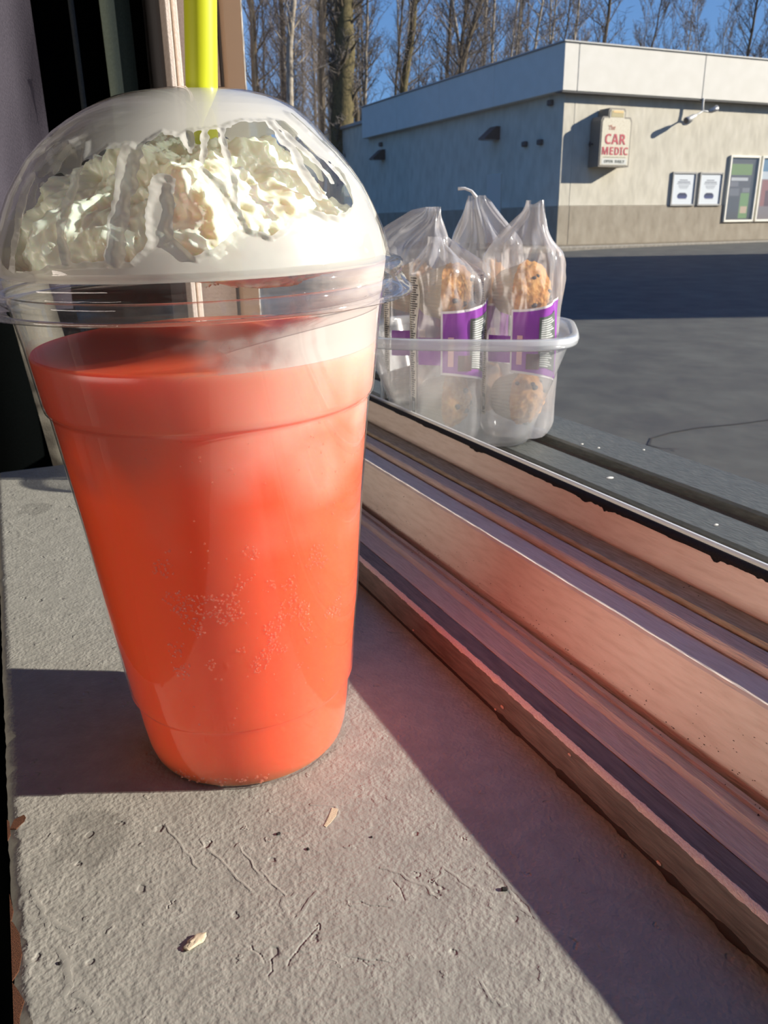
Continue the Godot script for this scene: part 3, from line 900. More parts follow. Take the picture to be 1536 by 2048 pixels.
func grow(sd: int, tall: float, girth: float, low: float, spread: float, boughs: int, twigs: int, wobble: float) -> Array:
	var rng := RandomNumberGenerator.new()
	rng.seed = sd
	var t := MB.new()
	var b := MB.new()
	var w := MB.new()
	var pts := []
	var rad := []
	var x := 0.0
	var z := 0.0
	for i in 19:
		var f := i / 18.0
		x += rng.randf_range(-1, 1) * wobble
		z += rng.randf_range(-1, 1) * wobble
		pts.append(Vector3(x, f * tall, z))
		rad.append(girth * (1.0 - 0.86 * f) * (1.25 if i == 0 else 1.0))
	t.tube(pts, rad, 8)
	for k in boughs:
		var f := low + (0.97 - low) * (k + rng.randf()) / boughs
		var i := int(f * 18.0)
		var o: Vector3 = pts[i].lerp(pts[mini(i + 1, 18)], f * 18.0 - i)
		var a := rng.randf() * TAU
		var rise := rng.randf_range(0.5, 1.5)
		var length := tall * spread * rng.randf_range(0.5, 1.0) * (1.15 - f * 0.8)
		var q := limb(b, rng, o, Vector3(cos(a), rise, sin(a)), length, girth * 0.24 * (1.1 - f * 0.7), 5, 4, 0.22)
		for s in twigs:
			var g := rng.randf_range(0.15, 1.0) * 4.99
			var o2: Vector3 = q[int(g)].lerp(q[int(g) + 1], fmod(g, 1.0))
			var a2 := rng.randf() * TAU
			var l2 := length * rng.randf_range(0.2, 0.45)
			var q2 := limb(w, rng, o2, (q[int(g) + 1] - q[int(g)]).normalized() + Vector3(cos(a2), 0.35, sin(a2)) * 0.8, l2, 0.014, 3, 3, 0.3)
			for e in 5:
				var o3: Vector3 = q2[rng.randi_range(0, 2)].lerp(q2[3], rng.randf())
				var a3 := rng.randf() * TAU
				limb(w, rng, o3, Vector3(cos(a3), rng.randf_range(0.0, 1.2), sin(a3)), l2 * rng.randf_range(0.3, 0.6), 0.008, 1, 3, 0.2)
	return [t.done(), b.done(), w.done()]

func trees() -> void:
	var pale := mottled([0.0, rgb(84, 76, 64), 0.4, rgb(134, 124, 108), 0.7, rgb(168, 158, 140), 1.0, rgb(188, 180, 164)], 121, 0.04, Vector3(0.8, 0.25, 0.8), 0.9, 1.0)
	var brown := mottled([0.0, rgb(50, 44, 34), 0.5, rgb(82, 72, 56), 1.0, rgb(112, 98, 76)], 123, 0.04, Vector3(0.8, 0.25, 0.8), 0.9, 1.0)
	var mossy := mottled([0.0, rgb(52, 48, 30), 0.5, rgb(86, 78, 50), 1.0, rgb(112, 98, 66)], 125, 0.04, Vector3(0.8, 0.4, 0.8), 0.95, 1.0)
	var twig := mat(rgb(112, 104, 98), 0.9)
	var twig2 := mat(rgb(90, 82, 74), 0.9)
	var kinds := [
		grow(1, 17.0, 0.17, 0.22, 0.20, 46, 8, 0.10), grow(2, 17.0, 0.15, 0.30, 0.17, 44, 8, 0.14), grow(3, 17.0, 0.16, 0.18, 0.22, 48, 8, 0.08),
		grow(4, 17.0, 0.50, 0.08, 0.085, 170, 6, 0.06), grow(5, 12.0, 0.12, 0.12, 0.34, 40, 9, 0.16), grow(6, 17.0, 0.13, 0.26, 0.19, 44, 8, 0.18),
	]
	# column in the photo's frame, distance along -z, kind, bark, girth, lean, height
	var spots := [
		[519, -33, 0, 1, 1.15, -1.0, 1.0], [537, -31, 1, 0, 1.15, 5.0, 1.0], [551, -35, 2, 1, 1.1, 1.5, 1.0], [601, -32, 5, 1, 1.2, 1.5, 1.0], [618, -34, 1, 1, 0.95, 2.0, 1.0], [629, -33, 5, 0, 0.75, 2.0, 1.05], [640, -37, 2, 0, 0.6, 0.0, 1.0],
		[664, -31, 3, 2, 1.12, 2.5, 1.0], [712, -36, 1, 0, 0.65, 4.0, 1.0], [738, -32, 5, 1, 1.0, -3.5, 1.0], [783, -32, 0, 2, 1.25, 6.0, 1.0], [842, -33, 2, 1, 1.1, 15.0, 1.0], [866, -36, 1, 1, 0.8, 6.0, 1.0],
		[910, -33, 1, 1, 0.8, 2.0, 1.0], [932, -34, 5, 0, 0.9, -2.0, 1.0], [957, -36, 0, 0, 0.7, 2.0, 1.0], [985, -35, 2, 0, 0.65, 0.0, 1.0], [1009, -37, 1, 0, 0.55, 3.0, 1.0], [1053, -34, 5, 0, 0.7, 4.0, 1.0], [1077, -38, 2, 0, 0.6, 4.0, 1.0], [1112, -35, 1, 0, 0.7, 5.0, 1.0],
		[1191, -36, 2, 1, 0.9, 3.0, 1.05], [1288, -46, 4, 1, 0.9, 6.0, 1.52], [1340, -48, 4, 0, 0.8, 3.0, 1.46], [1455, -44, 5, 1, 0.5, -9.0, 0.86], [1478, -34, 2, 1, 0.75, 3.0, 1.0], [1512, -36, 0, 1, 0.9, 6.0, 0.95], [1534, -34, 4, 2, 1.2, 4.0, 1.2],
	]
	var special := {0: "dark-trunked bare tree nearest the window jamb", 1: "pale slender trunk leaning right just beside the jamb", 3: "dark thin trunk left of the thick shaggy tree", 7: "thickest tree, a shaggy mossy brown trunk behind the dome lid's right side", 10: "broad mossy-barked trunk rising above the left end of the building roof", 11: "brown trunk leaning strongly right above the building's roofline", 21: "bare spreading tree above the building's sunlit corner", 22: "bushy bare treetop above the middle of the sunlit fascia", 23: "smaller bare treetop right of the bushy one over the fascia", 24: "thin lone curved stem against open blue sky", 25: "straight dark tree at the upper right of the photo", 27: "mossy spreading tree cut by the photo's right edge"}
	var rng := RandomNumberGenerator.new()
	rng.seed = 77
	for i in 22:
		spots.append([500 + i * 29 + rng.randi_range(-8, 8), -rng.randf_range(41, 56), [0, 1, 2, 5, 4][rng.randi_range(0, 4)], rng.randi_range(0, 1), rng.randf_range(0.55, 0.85), rng.randf_range(-4, 6), rng.randf_range(0.95, 1.2)])
	for i in 9:
		spots.append([1120 + i * 50 + rng.randi_range(-12, 12), -rng.randf_range(56, 66), 4, 0, 0.7, rng.randf_range(-4, 6), rng.randf_range(1.25, 1.65)])
	for i in spots.size():
		var s: Array = spots[i]
		var az := deg_to_rad(25.15) + atan((s[0] - 768.0) / 1830.0)
		var far: float = -s[1]
		var at := Vector3(EYE.x + tan(az) * (far + EYE.z), -0.45, s[1])
		var front := i < 28
		var label: String = special.get(i, "slender bare tree in the dense row behind the building" if front else "thin bare tree in the hazy back row of the wood")
		var t := thing("bare_tree", label, "tree", at, "" if special.has(i) else ("bare trees behind the building" if front else "back row of bare trees"))
		var k: Array = kinds[s[2]]
		var bark: Material = [pale, brown, mossy][s[3]]
		var tr := obj("trunk", k[0], bark, t)
		obj("branches", k[1], brown if s[3] else pale, t)
		obj("twigs", k[2], [twig, twig2][s[3] % 2], t).set_meta("kind", "stuff")
		var view := Vector3(sin(az), 0, -cos(az))
		t.basis = Basis(view, deg_to_rad(s[5])) * Basis(Vector3.UP, rng.randf() * TAU) * Basis.from_scale(Vector3(s[4] if not front else lerpf(1.0, s[4], 0.35), s[6], s[4] if not front else lerpf(1.0, s[4], 0.35)))
		if front:
			tr.scale = Vector3(s[4], 1, s[4]) / Vector3(lerpf(1.0, s[4], 0.35), 1, lerpf(1.0, s[4], 0.35))

# ---------------------------------------------------------------- the drink
const CUP := [[0.0, 0.0027], [0.0200, 0.0027], [0.0245, 0.0022], [0.0262, 0.0004], [0.0278, 0.0], [0.0284, 0.0006], [0.0292, 0.0042], [0.0300, 0.0100], [0.0309, 0.0192], [0.0311, 0.0203], [0.0317, 0.0208], [0.0327, 0.0315], [0.0342, 0.0440], [0.0350, 0.0550], [0.0365, 0.0730], [0.0386, 0.0935], [0.0393, 0.1000], [0.0394, 0.1008], [0.0403, 0.1016], [0.0406, 0.1030], [0.0422, 0.1170], [0.0430, 0.1220], [0.0434, 0.1252], [0.0446, 0.1262], [0.0456, 0.1270], [0.0456, 0.1282], [0.0446, 0.1288], [0.0436, 0.1282]]
const LID := [[0.0440, 0.1244], [0.0458, 0.1250], [0.0470, 0.1256], [0.0494, 0.1256], [0.0503, 0.1252], [0.0506, 0.1257], [0.0502, 0.1264], [0.0490, 0.1272], [0.0481, 0.1284], [0.0477, 0.1294], [0.0478, 0.1299], [0.0484, 0.1305], [0.0486, 0.1313], [0.0484, 0.1321], [0.0477, 0.1327], [0.0466, 0.1329], [0.0458, 0.1331], [0.0454, 0.1336]]
const DOME := [[0.0452, 0.1342], [0.0449, 0.1355], [0.0443, 0.1378], [0.0436, 0.1400], [0.0426, 0.1425], [0.0415, 0.1450], [0.0397, 0.1486], [0.0374, 0.1520], [0.0347, 0.1555], [0.0317, 0.1585], [0.0292, 0.1609], [0.0265, 0.1630], [0.0236, 0.1649], [0.0205, 0.1664], [0.0176, 0.1675], [0.0146, 0.1682], [0.0110, 0.1688], [0.0075, 0.1692], [0.0042, 0.1695]]

func along(prof: Array, f: float) -> Vector2:  # f counts points of the profile
	var i := clampi(int(f), 0, prof.size() - 2)
	return Vector2(prof[i][0], prof[i][1]).lerp(Vector2(prof[i + 1][0], prof[i + 1][1]), f - i)

func index_of(prof: Array, h: float) -> float:
	for i in prof.size() - 1:
		if h <= prof[i + 1][1]:
			return i + clampf((h - prof[i][1]) / maxf(prof[i + 1][1] - prof[i][1], 1e-6), 0.0, 1.0)
	return prof.size() - 1.0

func lean(h: float) -> Vector3:  # the top of the dome sits a little to one side
	return Vector3(0.905, 0, 0.426) * 0.0024 * smoothstep(0.157, 0.1695, h)

func lathe(prof: Array, segs: int, inset := 0.0, tint = null, swell = null) -> ArrayMesh:
	var m := MB.new()
	m.tinted = tint != null
	var n := prof.size() - 1
	m.grid(segs, n, func(i, j):
		var a: float = TAU * (i % segs) / segs
		var r: float = maxf(prof[j][0] - inset, 0.0)
		var h: float = prof[j][1]
		if swell != null:
			r += swell.call(a, h)
		var q := Vector3(cos(a) * r, h, sin(a) * r) + lean(h)
		return [q, tint.call(a, h)] if tint != null else q)
	return m.done()

func knots(list: Array, phi: float, other: float) -> float:  # piecewise line through (degrees, value), falling back outside
	var deg := rad_to_deg(phi)
	if deg >= list[0][0] or deg <= list[-1][0]:
		return other
	for i in list.size() - 1:
		if deg <= list[i][0] and deg >= list[i + 1][0]:
			return lerpf(list[i][1], list[i + 1][1], (list[i][0] - deg) / maxf(list[i][0] - list[i + 1][0], 0.01))
	return other

# marching squares of field(phi, f) > 0 on the inside of a lathed wall: a smear with a real outline and thickness
func smear(prof: Array, f0: float, f1: float, nu: int, nv: int, inset: float, thick: float, field: Callable, soft := 0.0, thin_from := 0.0) -> ArrayMesh:
	var m := MB.new()
	var wrap := true
	var p0 := 0.0
	var p1 := TAU
	m.tinted = soft > 0.0 or thin_from > 0.0
	var val := PackedFloat32Array()
	val.resize((nu + 1) * (nv + 1))
	for j in nv + 1:
		for i in nu + 1:
			val[j * (nu + 1) + i] = field.call(lerpf(p0, p1, float(i % nu) / nu if wrap else float(i) / nu), lerpf(f0, f1, float(j) / nv))
	var made := {}
	var put := func(key: int, u: float, w: float, fv: float) -> int:
		if made.has(key):
			return made[key]
		var a := lerpf(p0, p1, u / nu)
		var q := along(prof, lerpf(f0, f1, w / nv))
		var t := thick * smoothstep(0.0, 1.6, fv)
		var shade := Color(1, 1, 1, smoothstep(0.0, soft, fv) if soft > 0.0 else 1.0)
		var r := q.x - inset - t
		if thin_from > 0.0:
			shade.a = lerpf(1.0, 0.42, smoothstep(thin_from, thin_from + 0.75, a) * (1.0 - smoothstep(4.0, 5.0, a)) * smoothstep(0.136, 0.150, q.y))
		made[key] = m.p(Vector3(cos(a) * r, q.y - t * 0.3, sin(a) * r) + lean(q.y), Vector2(u, w), shade)
		return made[key]
	for j in nv:
		for i in nu:
			var c := [[i, j], [i + 1, j], [i + 1, j + 1], [i, j + 1]]
			var ring := []
			for k in 4:
				var a: Array = c[k]
				var b: Array = c[(k + 1) % 4]
				var va := val[a[1] * (nu + 1) + a[0]]
				var vb := val[b[1] * (nu + 1) + b[0]]
				if va > 0.0:
					ring.append(put.call(a[1] * (nu + 1) + a[0], float(a[0]), float(a[1]), va))
				if (va > 0.0) != (vb > 0.0):
					var t := va / (va - vb)
					var lo := mini(a[1] * (nu + 1) + a[0], b[1] * (nu + 1) + b[0])
					var key := 10000000 + lo * 2 + (0 if a[1] == b[1] else 1)
					ring.append(put.call(key, lerpf(a[0], b[0], t), lerpf(a[1], b[1], t), 0.0))
			for k in range(1, ring.size() - 1):
				m.tri(ring[0], ring[k + 1], ring[k])
	return m.done()

func drink() -> void:
	var axis := Vector3(-0.02645, 0.9993, 0.02623).normalized()
	var tilt := Basis(Quaternion(Vector3.UP, axis))
	var cup := thing("drink_cup", "tall clear plastic cup of orange-pink drink with whipped cream under a dome lid", "drink", Vector3(0, 0.0006, 0))
	cup.basis = tilt
	var plastic := clear(rgb(245, 245, 245), 0.02, 0.03)
	obj("cup_wall", lathe(CUP, 160), plastic, cup, "clear stepped plastic wall")
	# the liquid: red-orange, clouded with cream towards the top
	var liq := []
	for q in CUP:
		if q[1] < 0.1135 and q[0] > 0.027:
			liq.append([q[0] - 0.0005, maxf(q[1], 0.0012)])
	liq.push_front([0.0, 0.0032])
	liq.push_front([0.0, 0.0032])
	liq[1] = [0.024, 0.0030]
	var dense := []
	for i in liq.size() - 1:
		for k in 4:
			dense.append([lerpf(liq[i][0], liq[i + 1][0], k / 4.0), lerpf(liq[i][1], liq[i + 1][1], k / 4.0)])
	dense.append(liq[-1])
	dense.append_array([[0.0412, 0.1120], [0.0413, 0.1138], [0.0409, 0.1146], [0.034, 0.1143], [0.02, 0.1142], [0.0, 0.1142]])
	var cloud := noise(131, 40.0, 3)
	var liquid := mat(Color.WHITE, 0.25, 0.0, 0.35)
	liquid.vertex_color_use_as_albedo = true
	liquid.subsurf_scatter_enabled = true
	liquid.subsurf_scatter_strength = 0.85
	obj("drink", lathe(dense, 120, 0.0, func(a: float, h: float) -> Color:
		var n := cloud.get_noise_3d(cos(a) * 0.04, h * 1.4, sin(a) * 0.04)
		var milk_and_light := smoothstep(0.070, 0.122, h + n * 0.020)
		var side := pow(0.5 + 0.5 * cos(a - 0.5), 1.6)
		milk_and_light = milk_and_light * (0.06 + 0.94 * side) + 0.10 * side  # cream clouding, plus the sunlit side painted paler at every height
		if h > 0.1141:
			milk_and_light *= 0.25  # surface tinted darker, standing in for the shade under the cream
		var deep := smoothstep(1.7, 2.5, a) * (1.0 - smoothstep(3.9, 4.6, a)) * smoothstep(0.078, 0.104, h + n * 0.012)  # lid shade painted into the upper left of the liquid
		return Color(lerpf(0.93, 0.50, deep), lerpf(0.095, 0.50, milk_and_light), lerpf(0.016, 0.40, milk_and_light)) * Color(1.0, lerpf(1.0, 0.5, deep), lerpf(1.0, 0.6, deep))), liquid, cup, "orange-red drink clouding to pink at the top")
	# whipped cream
	var lump := noise(141, 48.0, 2)
	var crease := noise(143, 95.0, 3)
	crease.fractal_type = FastNoiseLite.FRACTAL_RIDGED
	var fine := noise(145, 420.0, 3)
	var cm := MB.new()
	var core := Vector3(0, 0.1335, 0)
	cm.grid(440, 210, func(i, j):
		var a: float = TAU * (i % 440) / 440.0
		var b: float = PI * j / 210.0 - PI / 2
		var d := Vector3(cos(a) * cos(b), sin(b), sin(a) * cos(b))
		var up := 0.0242 if d.y > 0.0 else 0.0030 + 0.0025 * smoothstep(0.1, 0.8, cos(a - 0.48))
		var r := 1.0 / sqrt((d.x * d.x + d.z * d.z) / (0.0378 * 0.0378) + d.y * d.y / (up * up))
		var q := core + d * r
		var swirl := sin(a * 2.0 + (q.y - 0.13) * 330.0) * 0.0010
		r += lump.get_noise_3dv(q) * 0.0056 + (crease.get_noise_3dv(q) + 0.2) * 0.0024 + fine.get_noise_3dv(q) * 0.00055 + swirl
		var dent: float = exp(-pow(wrapf(a - 0.35, -PI, PI) / 0.55, 2.0) - pow((b - 0.50) / 0.30, 2.0)) * 0.0050 + exp(-pow(wrapf(a - 2.75, -PI, PI) / 0.5, 2.0) - pow((b - 0.55) / 0.3, 2.0)) * 0.0030
		r -= dent
		q = core + d * r
		if q.y > 0.1345:
			var lim := along(DOME, index_of(DOME, minf(q.y, 0.169))).x - 0.0012
			var rr := Vector2(q.x, q.z).length()
			if rr > lim:
				q.x *= lim / rr
				q.z *= lim / rr
		else:
			var lim2 := (0.0415 if q.y < 0.128 else 0.0435)
			var rr := Vector2(q.x, q.z).length()
			if rr > lim2:
				q.x *= lim2 / rr
				q.z *= lim2 / rr
		q.y = minf(q.y, 0.1655)
		return q)
	var cream := mat(Color(0.89, 0.89, 0.70).linear_to_srgb(), 0.32, 0.0, 0.5)
	cream.subsurf_scatter_enabled = true
	cream.subsurf_scatter_strength = 0.35
	obj("whipped_cream", cm.done(), cream, cup, "lumpy ivory whipped cream")
	# lid
	var lid_prof := LID.duplicate()
	lid_prof.append_array(DOME)
	var lid := obj("dome_lid", lathe(lid_prof, 288, 0.0, null, func(a: float, h: float) -> float:
		var rib := pow(maxf(0.0, cos(a * 36.0)), 6.0) * 0.0006 * smoothstep(0.1266, 0.1276, h) * (1.0 - smoothstep(0.1290, 0.1300, h))
		var nub := 0.0
		for c in [102.5, 56.0, 139.5, 10.0, 195.0, 240.0, 285.0, 330.0]:
			var d := wrapf(a - deg_to_rad(c), -PI, PI) * 0.045
			nub = maxf(nub, 0.0011 * exp(-pow(d / 0.0030, 2.0) - pow((h - 0.1362) / 0.0011, 2.0)))
		return rib + nub), plastic, cup, "clear dome lid with ribbed rim")
	# cream smeared on the inside of the dome
	var rough := noise(151, 55.0, 3)
	var ragged := noise(153, 240.0, 3)
	var cap := [[170.0, 154.0], [161.7, 155.5], [156.2, 157.5], [146.7, 158.1], [141.7, 156.2], [138.9, 157.4], [136.2, 153.6], [132.7, 154.0], [129.8, 155.8], [121.4, 156.4], [119.0, 155.1], [116.2, 156.9], [111.4, 159.0], [106.4, 158.0], [101.7, 158.6], [94.1, 159.3], [85.4, 159.8], [80.5, 160.4], [70.2, 160.6], [60.1, 161.3], [57.0, 159.3], [54.5, 154.0], [46.0, 152.0], [40.0, 147.0]]
	var low := [[175.0, 139.0], [158.2, 133.5], [150.8, 134.4], [145.6, 135.0], [141.2, 135.9], [136.4, 136.4], [125.9, 136.8], [119.1, 136.5], [113.6, 139.6], [107.8, 139.9], [103.7, 137.0], [98.4, 138.3], [91.0, 141.8], [83.7, 139.7], [75.9, 143.3], [69.9, 144.7], [65.3, 143.3], [60.4, 142.9], [54.2, 143.8], [48.4, 146.2], [44.8, 150.7], [38.0, 156.0]]
	var strokes := [
		[1.5, [139.4, 156.5, 136.9, 149.3, 139.0, 142.7, 136.4, 136.1]], [2.2, [120.9, 154.5, 121.0, 150.0, 122.5, 142.5, 123.2, 135.1]], [2.4, [110.5, 149.0, 111.3, 146.1, 112.4, 138.6]], [0.8, [96.4, 159.0, 99.1, 152.0, 92.6, 145.7, 90.7, 141.0]],
		[0.7, [90.4, 159.5, 91.0, 151.8, 92.0, 146.5]], [1.5, [159.1, 151.0, 157.1, 141.8, 158.0, 134.0]], [1.1, [66.0, 161.0, 62.0, 156.6, 58.9, 154.0, 55.3, 149.6]], [1.4, [69.0, 161.0, 65.6, 155.3, 66.8, 151.7, 65.0, 147.4]], [0.9, [57.0, 158.0, 50.0, 152.0, 47.0, 147.0]],
		[2.2, [152.5, 156.5, 140.8, 153.8]], [1.2, [103.0, 159.5, 102.0, 155.5]], [1.0, [176.0, 156.0, 178.0, 145.0, 176.0, 134.0]],
	]
	var gaps := [[0.5, [44.0, 160.0, 34.0, 150.0, 31.0, 146.0]], [0.5, [36.0, 157.0, 27.0, 147.0]], [0.35, [49.0, 163.0, 40.0, 156.0]], [0.6, [26.0, 152.0, 22.0, 143.0]]]
	var cap_n := DOME.size() - 1.0
	var s_of := func(h: float) -> float: return index_of(DOME, h / 1000.0)
	for list in [cap, low]:
		for q in list:
			q[1] = s_of.call(q[1])
	for list in [strokes, gaps]:
		for q in list:
			for i in range(1, q[1].size(), 2):
				q[1][i] = s_of.call(q[1][i])
	var near := func(list: Array, a: float, f: float, best: float, step: float) -> float:
		var r := along(DOME, f).x * 1000.0
		for q in list:
			var pts: Array = q[1]
			for i in range(0, pts.size() - 2, 2):
				var o := Vector2(a * r, f * step)
				var c := Geometry2D.get_closest_point_to_segment(o, Vector2(deg_to_rad(pts[i]) * r, pts[i + 1] * step), Vector2(deg_to_rad(pts[i + 2]) * r, pts[i + 3] * step))
				best = maxf(best, q[0] - o.distance_to(c))
		return best
	var field := func(a: float, f: float) -> float:
		var q := along(DOME, f)
		var x := Vector3(cos(a) * q.x, q.y, sin(a) * q.x)
		var n1 := rough.get_noise_3dv(x)
		var n2 := ragged.get_noise_3dv(x)
		var step := 3.4
		var aa := a
		var cover := (f - knots(cap, aa, 9.5 + 4.0 * n1 + 3.0 * sin(a * 9.0) * n1)) * step
		cover = maxf(cover, (knots(low, aa, (6.0 if a > PI else 18.0) + 5.0 * n1 + 2.0 * sin(a * 14.0)) - f) * step)
		if a > 0.62 and a < 3.2:
			cover = near.call(strokes, aa, f, cover, step)
		cover += n2 * 1.0 + n1 * 0.9
		if a < 1.0:
			cover = minf(cover, -near.call(gaps, aa, f, -9.0, step) + n2 * 0.3)
		return minf(cover, 2.0)
	var film_prof := [[0.0450, 0.1325]]
	film_prof.append_array(DOME)
	var film := mat(Color(0.60, 0.585, 0.53).linear_to_srgb(), 0.35, 0.0, 0.4)
	film.backlight_enabled = true
	film.backlight = Color(0.46, 0.445, 0.40)
	film.transparency = BaseMaterial3D.TRANSPARENCY_ALPHA
	film.albedo_color.a = 0.84
	film.vertex_color_use_as_albedo = true
	obj("cream_smear", smear(film_prof, 0.02, cap_n + 0.95, 620, 240, 0.00025, 0.0007, func(a, f): return field.call(a, f - 1.0), 0.0, 1.85), film, lid, "cream smeared on the inside of the dome")
	# milky foam clinging to the inside of the cup above the liquid
	var foam_field := func(a: float, f: float) -> float:
		var q := along(CUP, f)
		var x := Vector3(cos(a) * q.x, q.y, sin(a) * q.x)
		var n := rough.get_noise_3dv(x * 1.3) * 1.6 + ragged.get_noise_3dv(x) * 0.8
		var d := absf(wrapf(a - 0.55, -PI, PI))
		return minf((1.55 - d) * 9.0, 9.0) + n * 1.6 - maxf(0.0, (q.y - 0.1205) * 1000.0) * (0.1 + d * 1.7)
	var foam := mat(Color(0.66, 0.57, 0.52).linear_to_srgb(), 0.4, 0.0, 0.4)
	foam.backlight_enabled = true
	foam.backlight = Color(0.30, 0.24, 0.21)
	foam.transparency = BaseMaterial3D.TRANSPARENCY_ALPHA
	foam.albedo_color.a = 0.95
	foam.vertex_color_use_as_albedo = true
	obj("foam", smear(CUP, index_of(CUP, 0.1125), index_of(CUP, 0.1255), 400, 40, 0.0003, 0.0003, foam_field, 7.0), foam, cup, "pale pink foam on the cup wall above the liquid")
	var band_field := func(a: float, f: float) -> float:
		var x := Vector3(cos(a), f * 0.3, sin(a)) * 0.044
		return minf((1.05 - absf(wrapf(a - 0.36, -PI, PI))) * 9.0, 8.0) + rough.get_noise_3dv(x) * 1.6
	obj("foam", smear([[0.0434, 0.1250], [0.0441, 0.1288], [0.0447, 0.1327]], 0.0, 2.0, 300, 16, 0.0002, 0.0003, band_field, 6.0), foam, lid, "foam clinging inside the rim on the sunlit side")
	# bubbles on the wall
	var bub := MB.new()
	bub.tube([Vector3(0, -0.2, 0), Vector3(0, 0.35, 0), Vector3(0, 0.75, 0), Vector3(0, 0.97, 0)], [1.0, 0.92, 0.62, 0.15], 8)
	var rng := RandomNumberGenerator.new()
	rng.seed = 15
	var where := []
	var clump := noise(161, 95.0, 2)
	while where.size() < 1150:
		var a := deg_to_rad(rng.randf_range(52, 133))
		var h := rng.randf_range(0.036, 0.074) if where.size() < 1050 else rng.randf_range(0.02, 0.10)
		var r: float = along(CUP, index_of(CUP, h)).x - 0.0005
		var q := Vector3(cos(a) * r, h, sin(a) * r)
		var mid := 0.060 - (133.0 - rad_to_deg(a)) * 0.00012
		if where.size() < 1050 and clump.get_noise_3dv(q) < 0.02 + absf(h - mid) * 22.0:
			continue
		var sc := rng.randf_range(0.00014, 0.00038)
		var out := Vector3(cos(a), 0.0, sin(a))
		where.append(Transform3D(Basis(Quaternion(Vector3.UP, out)).scaled_local(Vector3(sc, sc * 0.8, sc)), q))
	for k in 60:
		var a := deg_to_rad(rng.randf_range(95, 150))
		var out := Vector3(cos(a), 0.0, sin(a))
		var sc := rng.randf_range(0.00022, 0.0005)
		where.append(Transform3D(Basis(Quaternion(Vector3.UP, out)).scaled_local(Vector3(sc, sc, sc)), out * 0.0284 + Vector3(0, rng.randf_range(0.0015, 0.0052), 0)))
	var mm := MultiMesh.new()
	mm.transform_format = MultiMesh.TRANSFORM_3D
	mm.mesh = bub.done()
	mm.instance_count = where.size()
	for i in where.size():
		mm.set_instance_transform(i, where[i])
	var bo := MultiMeshInstance3D.new()
	bo.name = "bubbles"
	bo.multimesh = mm
	var bm := clear(rgb(255, 160, 120), 0.20, 0.04, 0.6)
	bo.material_override = bm
	bo.set_meta("kind", "stuff")
	cup.add_child(bo, true)
	# straw
	var straw := thing("straw", "yellow-green drinking straw standing out of the dome lid", "straw", Vector3.ZERO)
	var foot := tilt * (Vector3(0, 0.1694, 0) + Vector3(0.905, 0, 0.426) * 0.0043 + Vector3(-0.42, 0, 0.9) * -0.0006) + Vector3(0, 0.0006, 0)
	straw.position = foot
	straw.basis = Basis(Quaternion(Vector3.UP, Vector3(0.062, 1, 0.050).normalized()))
	var sm := MB.new()
	var sr := 0.0035
	sm.grid(48, 40, func(i, j):
		var a: float = TAU * (i % 48) / 48.0
		var ring := [[sr - 0.0003, -0.032], [sr, -0.032], [sr, 0.22], [sr - 0.0003, 0.22], [sr - 0.0003, -0.032]]
		var f = j / 10.0
		var k := mini(int(f), 3)
		var r := lerpf(ring[k][0], ring[k + 1][0], f - k)
		return Vector3(cos(a) * r, lerpf(ring[k][1], ring[k + 1][1], f - k), sin(a) * r))
	var sy := mat(rgb(206, 212, 42), 0.35, 0.0, 0.5)
	sy.backlight_enabled = true
	sy.backlight = Color(0.35, 0.36, 0.05)
	obj("tube", sm.done(), sy, straw)

# ---------------------------------------------------------------- tubs and muffin packs
func tub_mesh(half: float, top: float, tall: float, inset: float) -> ArrayMesh:
	var rows := [[0.0, 0.0], [half * 0.82, 0.0], [half * 0.93, 0.0012], [half * 0.985, 0.0045], [half, 0.009], [lerpf(half, top, 0.5), tall * 0.52], [top, tall - 0.006], [top + 0.0008, tall - 0.0055], [top + 0.0042, tall - 0.0052], [top + 0.0046, tall - 0.0042], [top + 0.0030, tall - 0.0030], [top + 0.0030, tall - 0.0018], [top + 0.0044, tall - 0.0012], [top + 0.0042, tall], [top + 0.0008, tall + 0.0002], [top - 0.0008, tall - 0.0012], [lerpf(half, top, 0.5) - 0.0008, tall * 0.52], [half - 0.0009, 0.009], [half * 0.9, 0.002], [0.0, 0.0011]]
	var m := MB.new()
	m.grid(96, rows.size() - 1, func(i, j):
		var a: float = TAU * (i % 96) / 96.0
		var e := 4.2
		var k := 1.0 / pow(pow(absf(cos(a)), e) + pow(absf(sin(a)), e), 1.0 / e)
		return Vector3(cos(a) * k * rows[j][0], rows[j][1], sin(a) * k * rows[j][0]))
	return m.done()

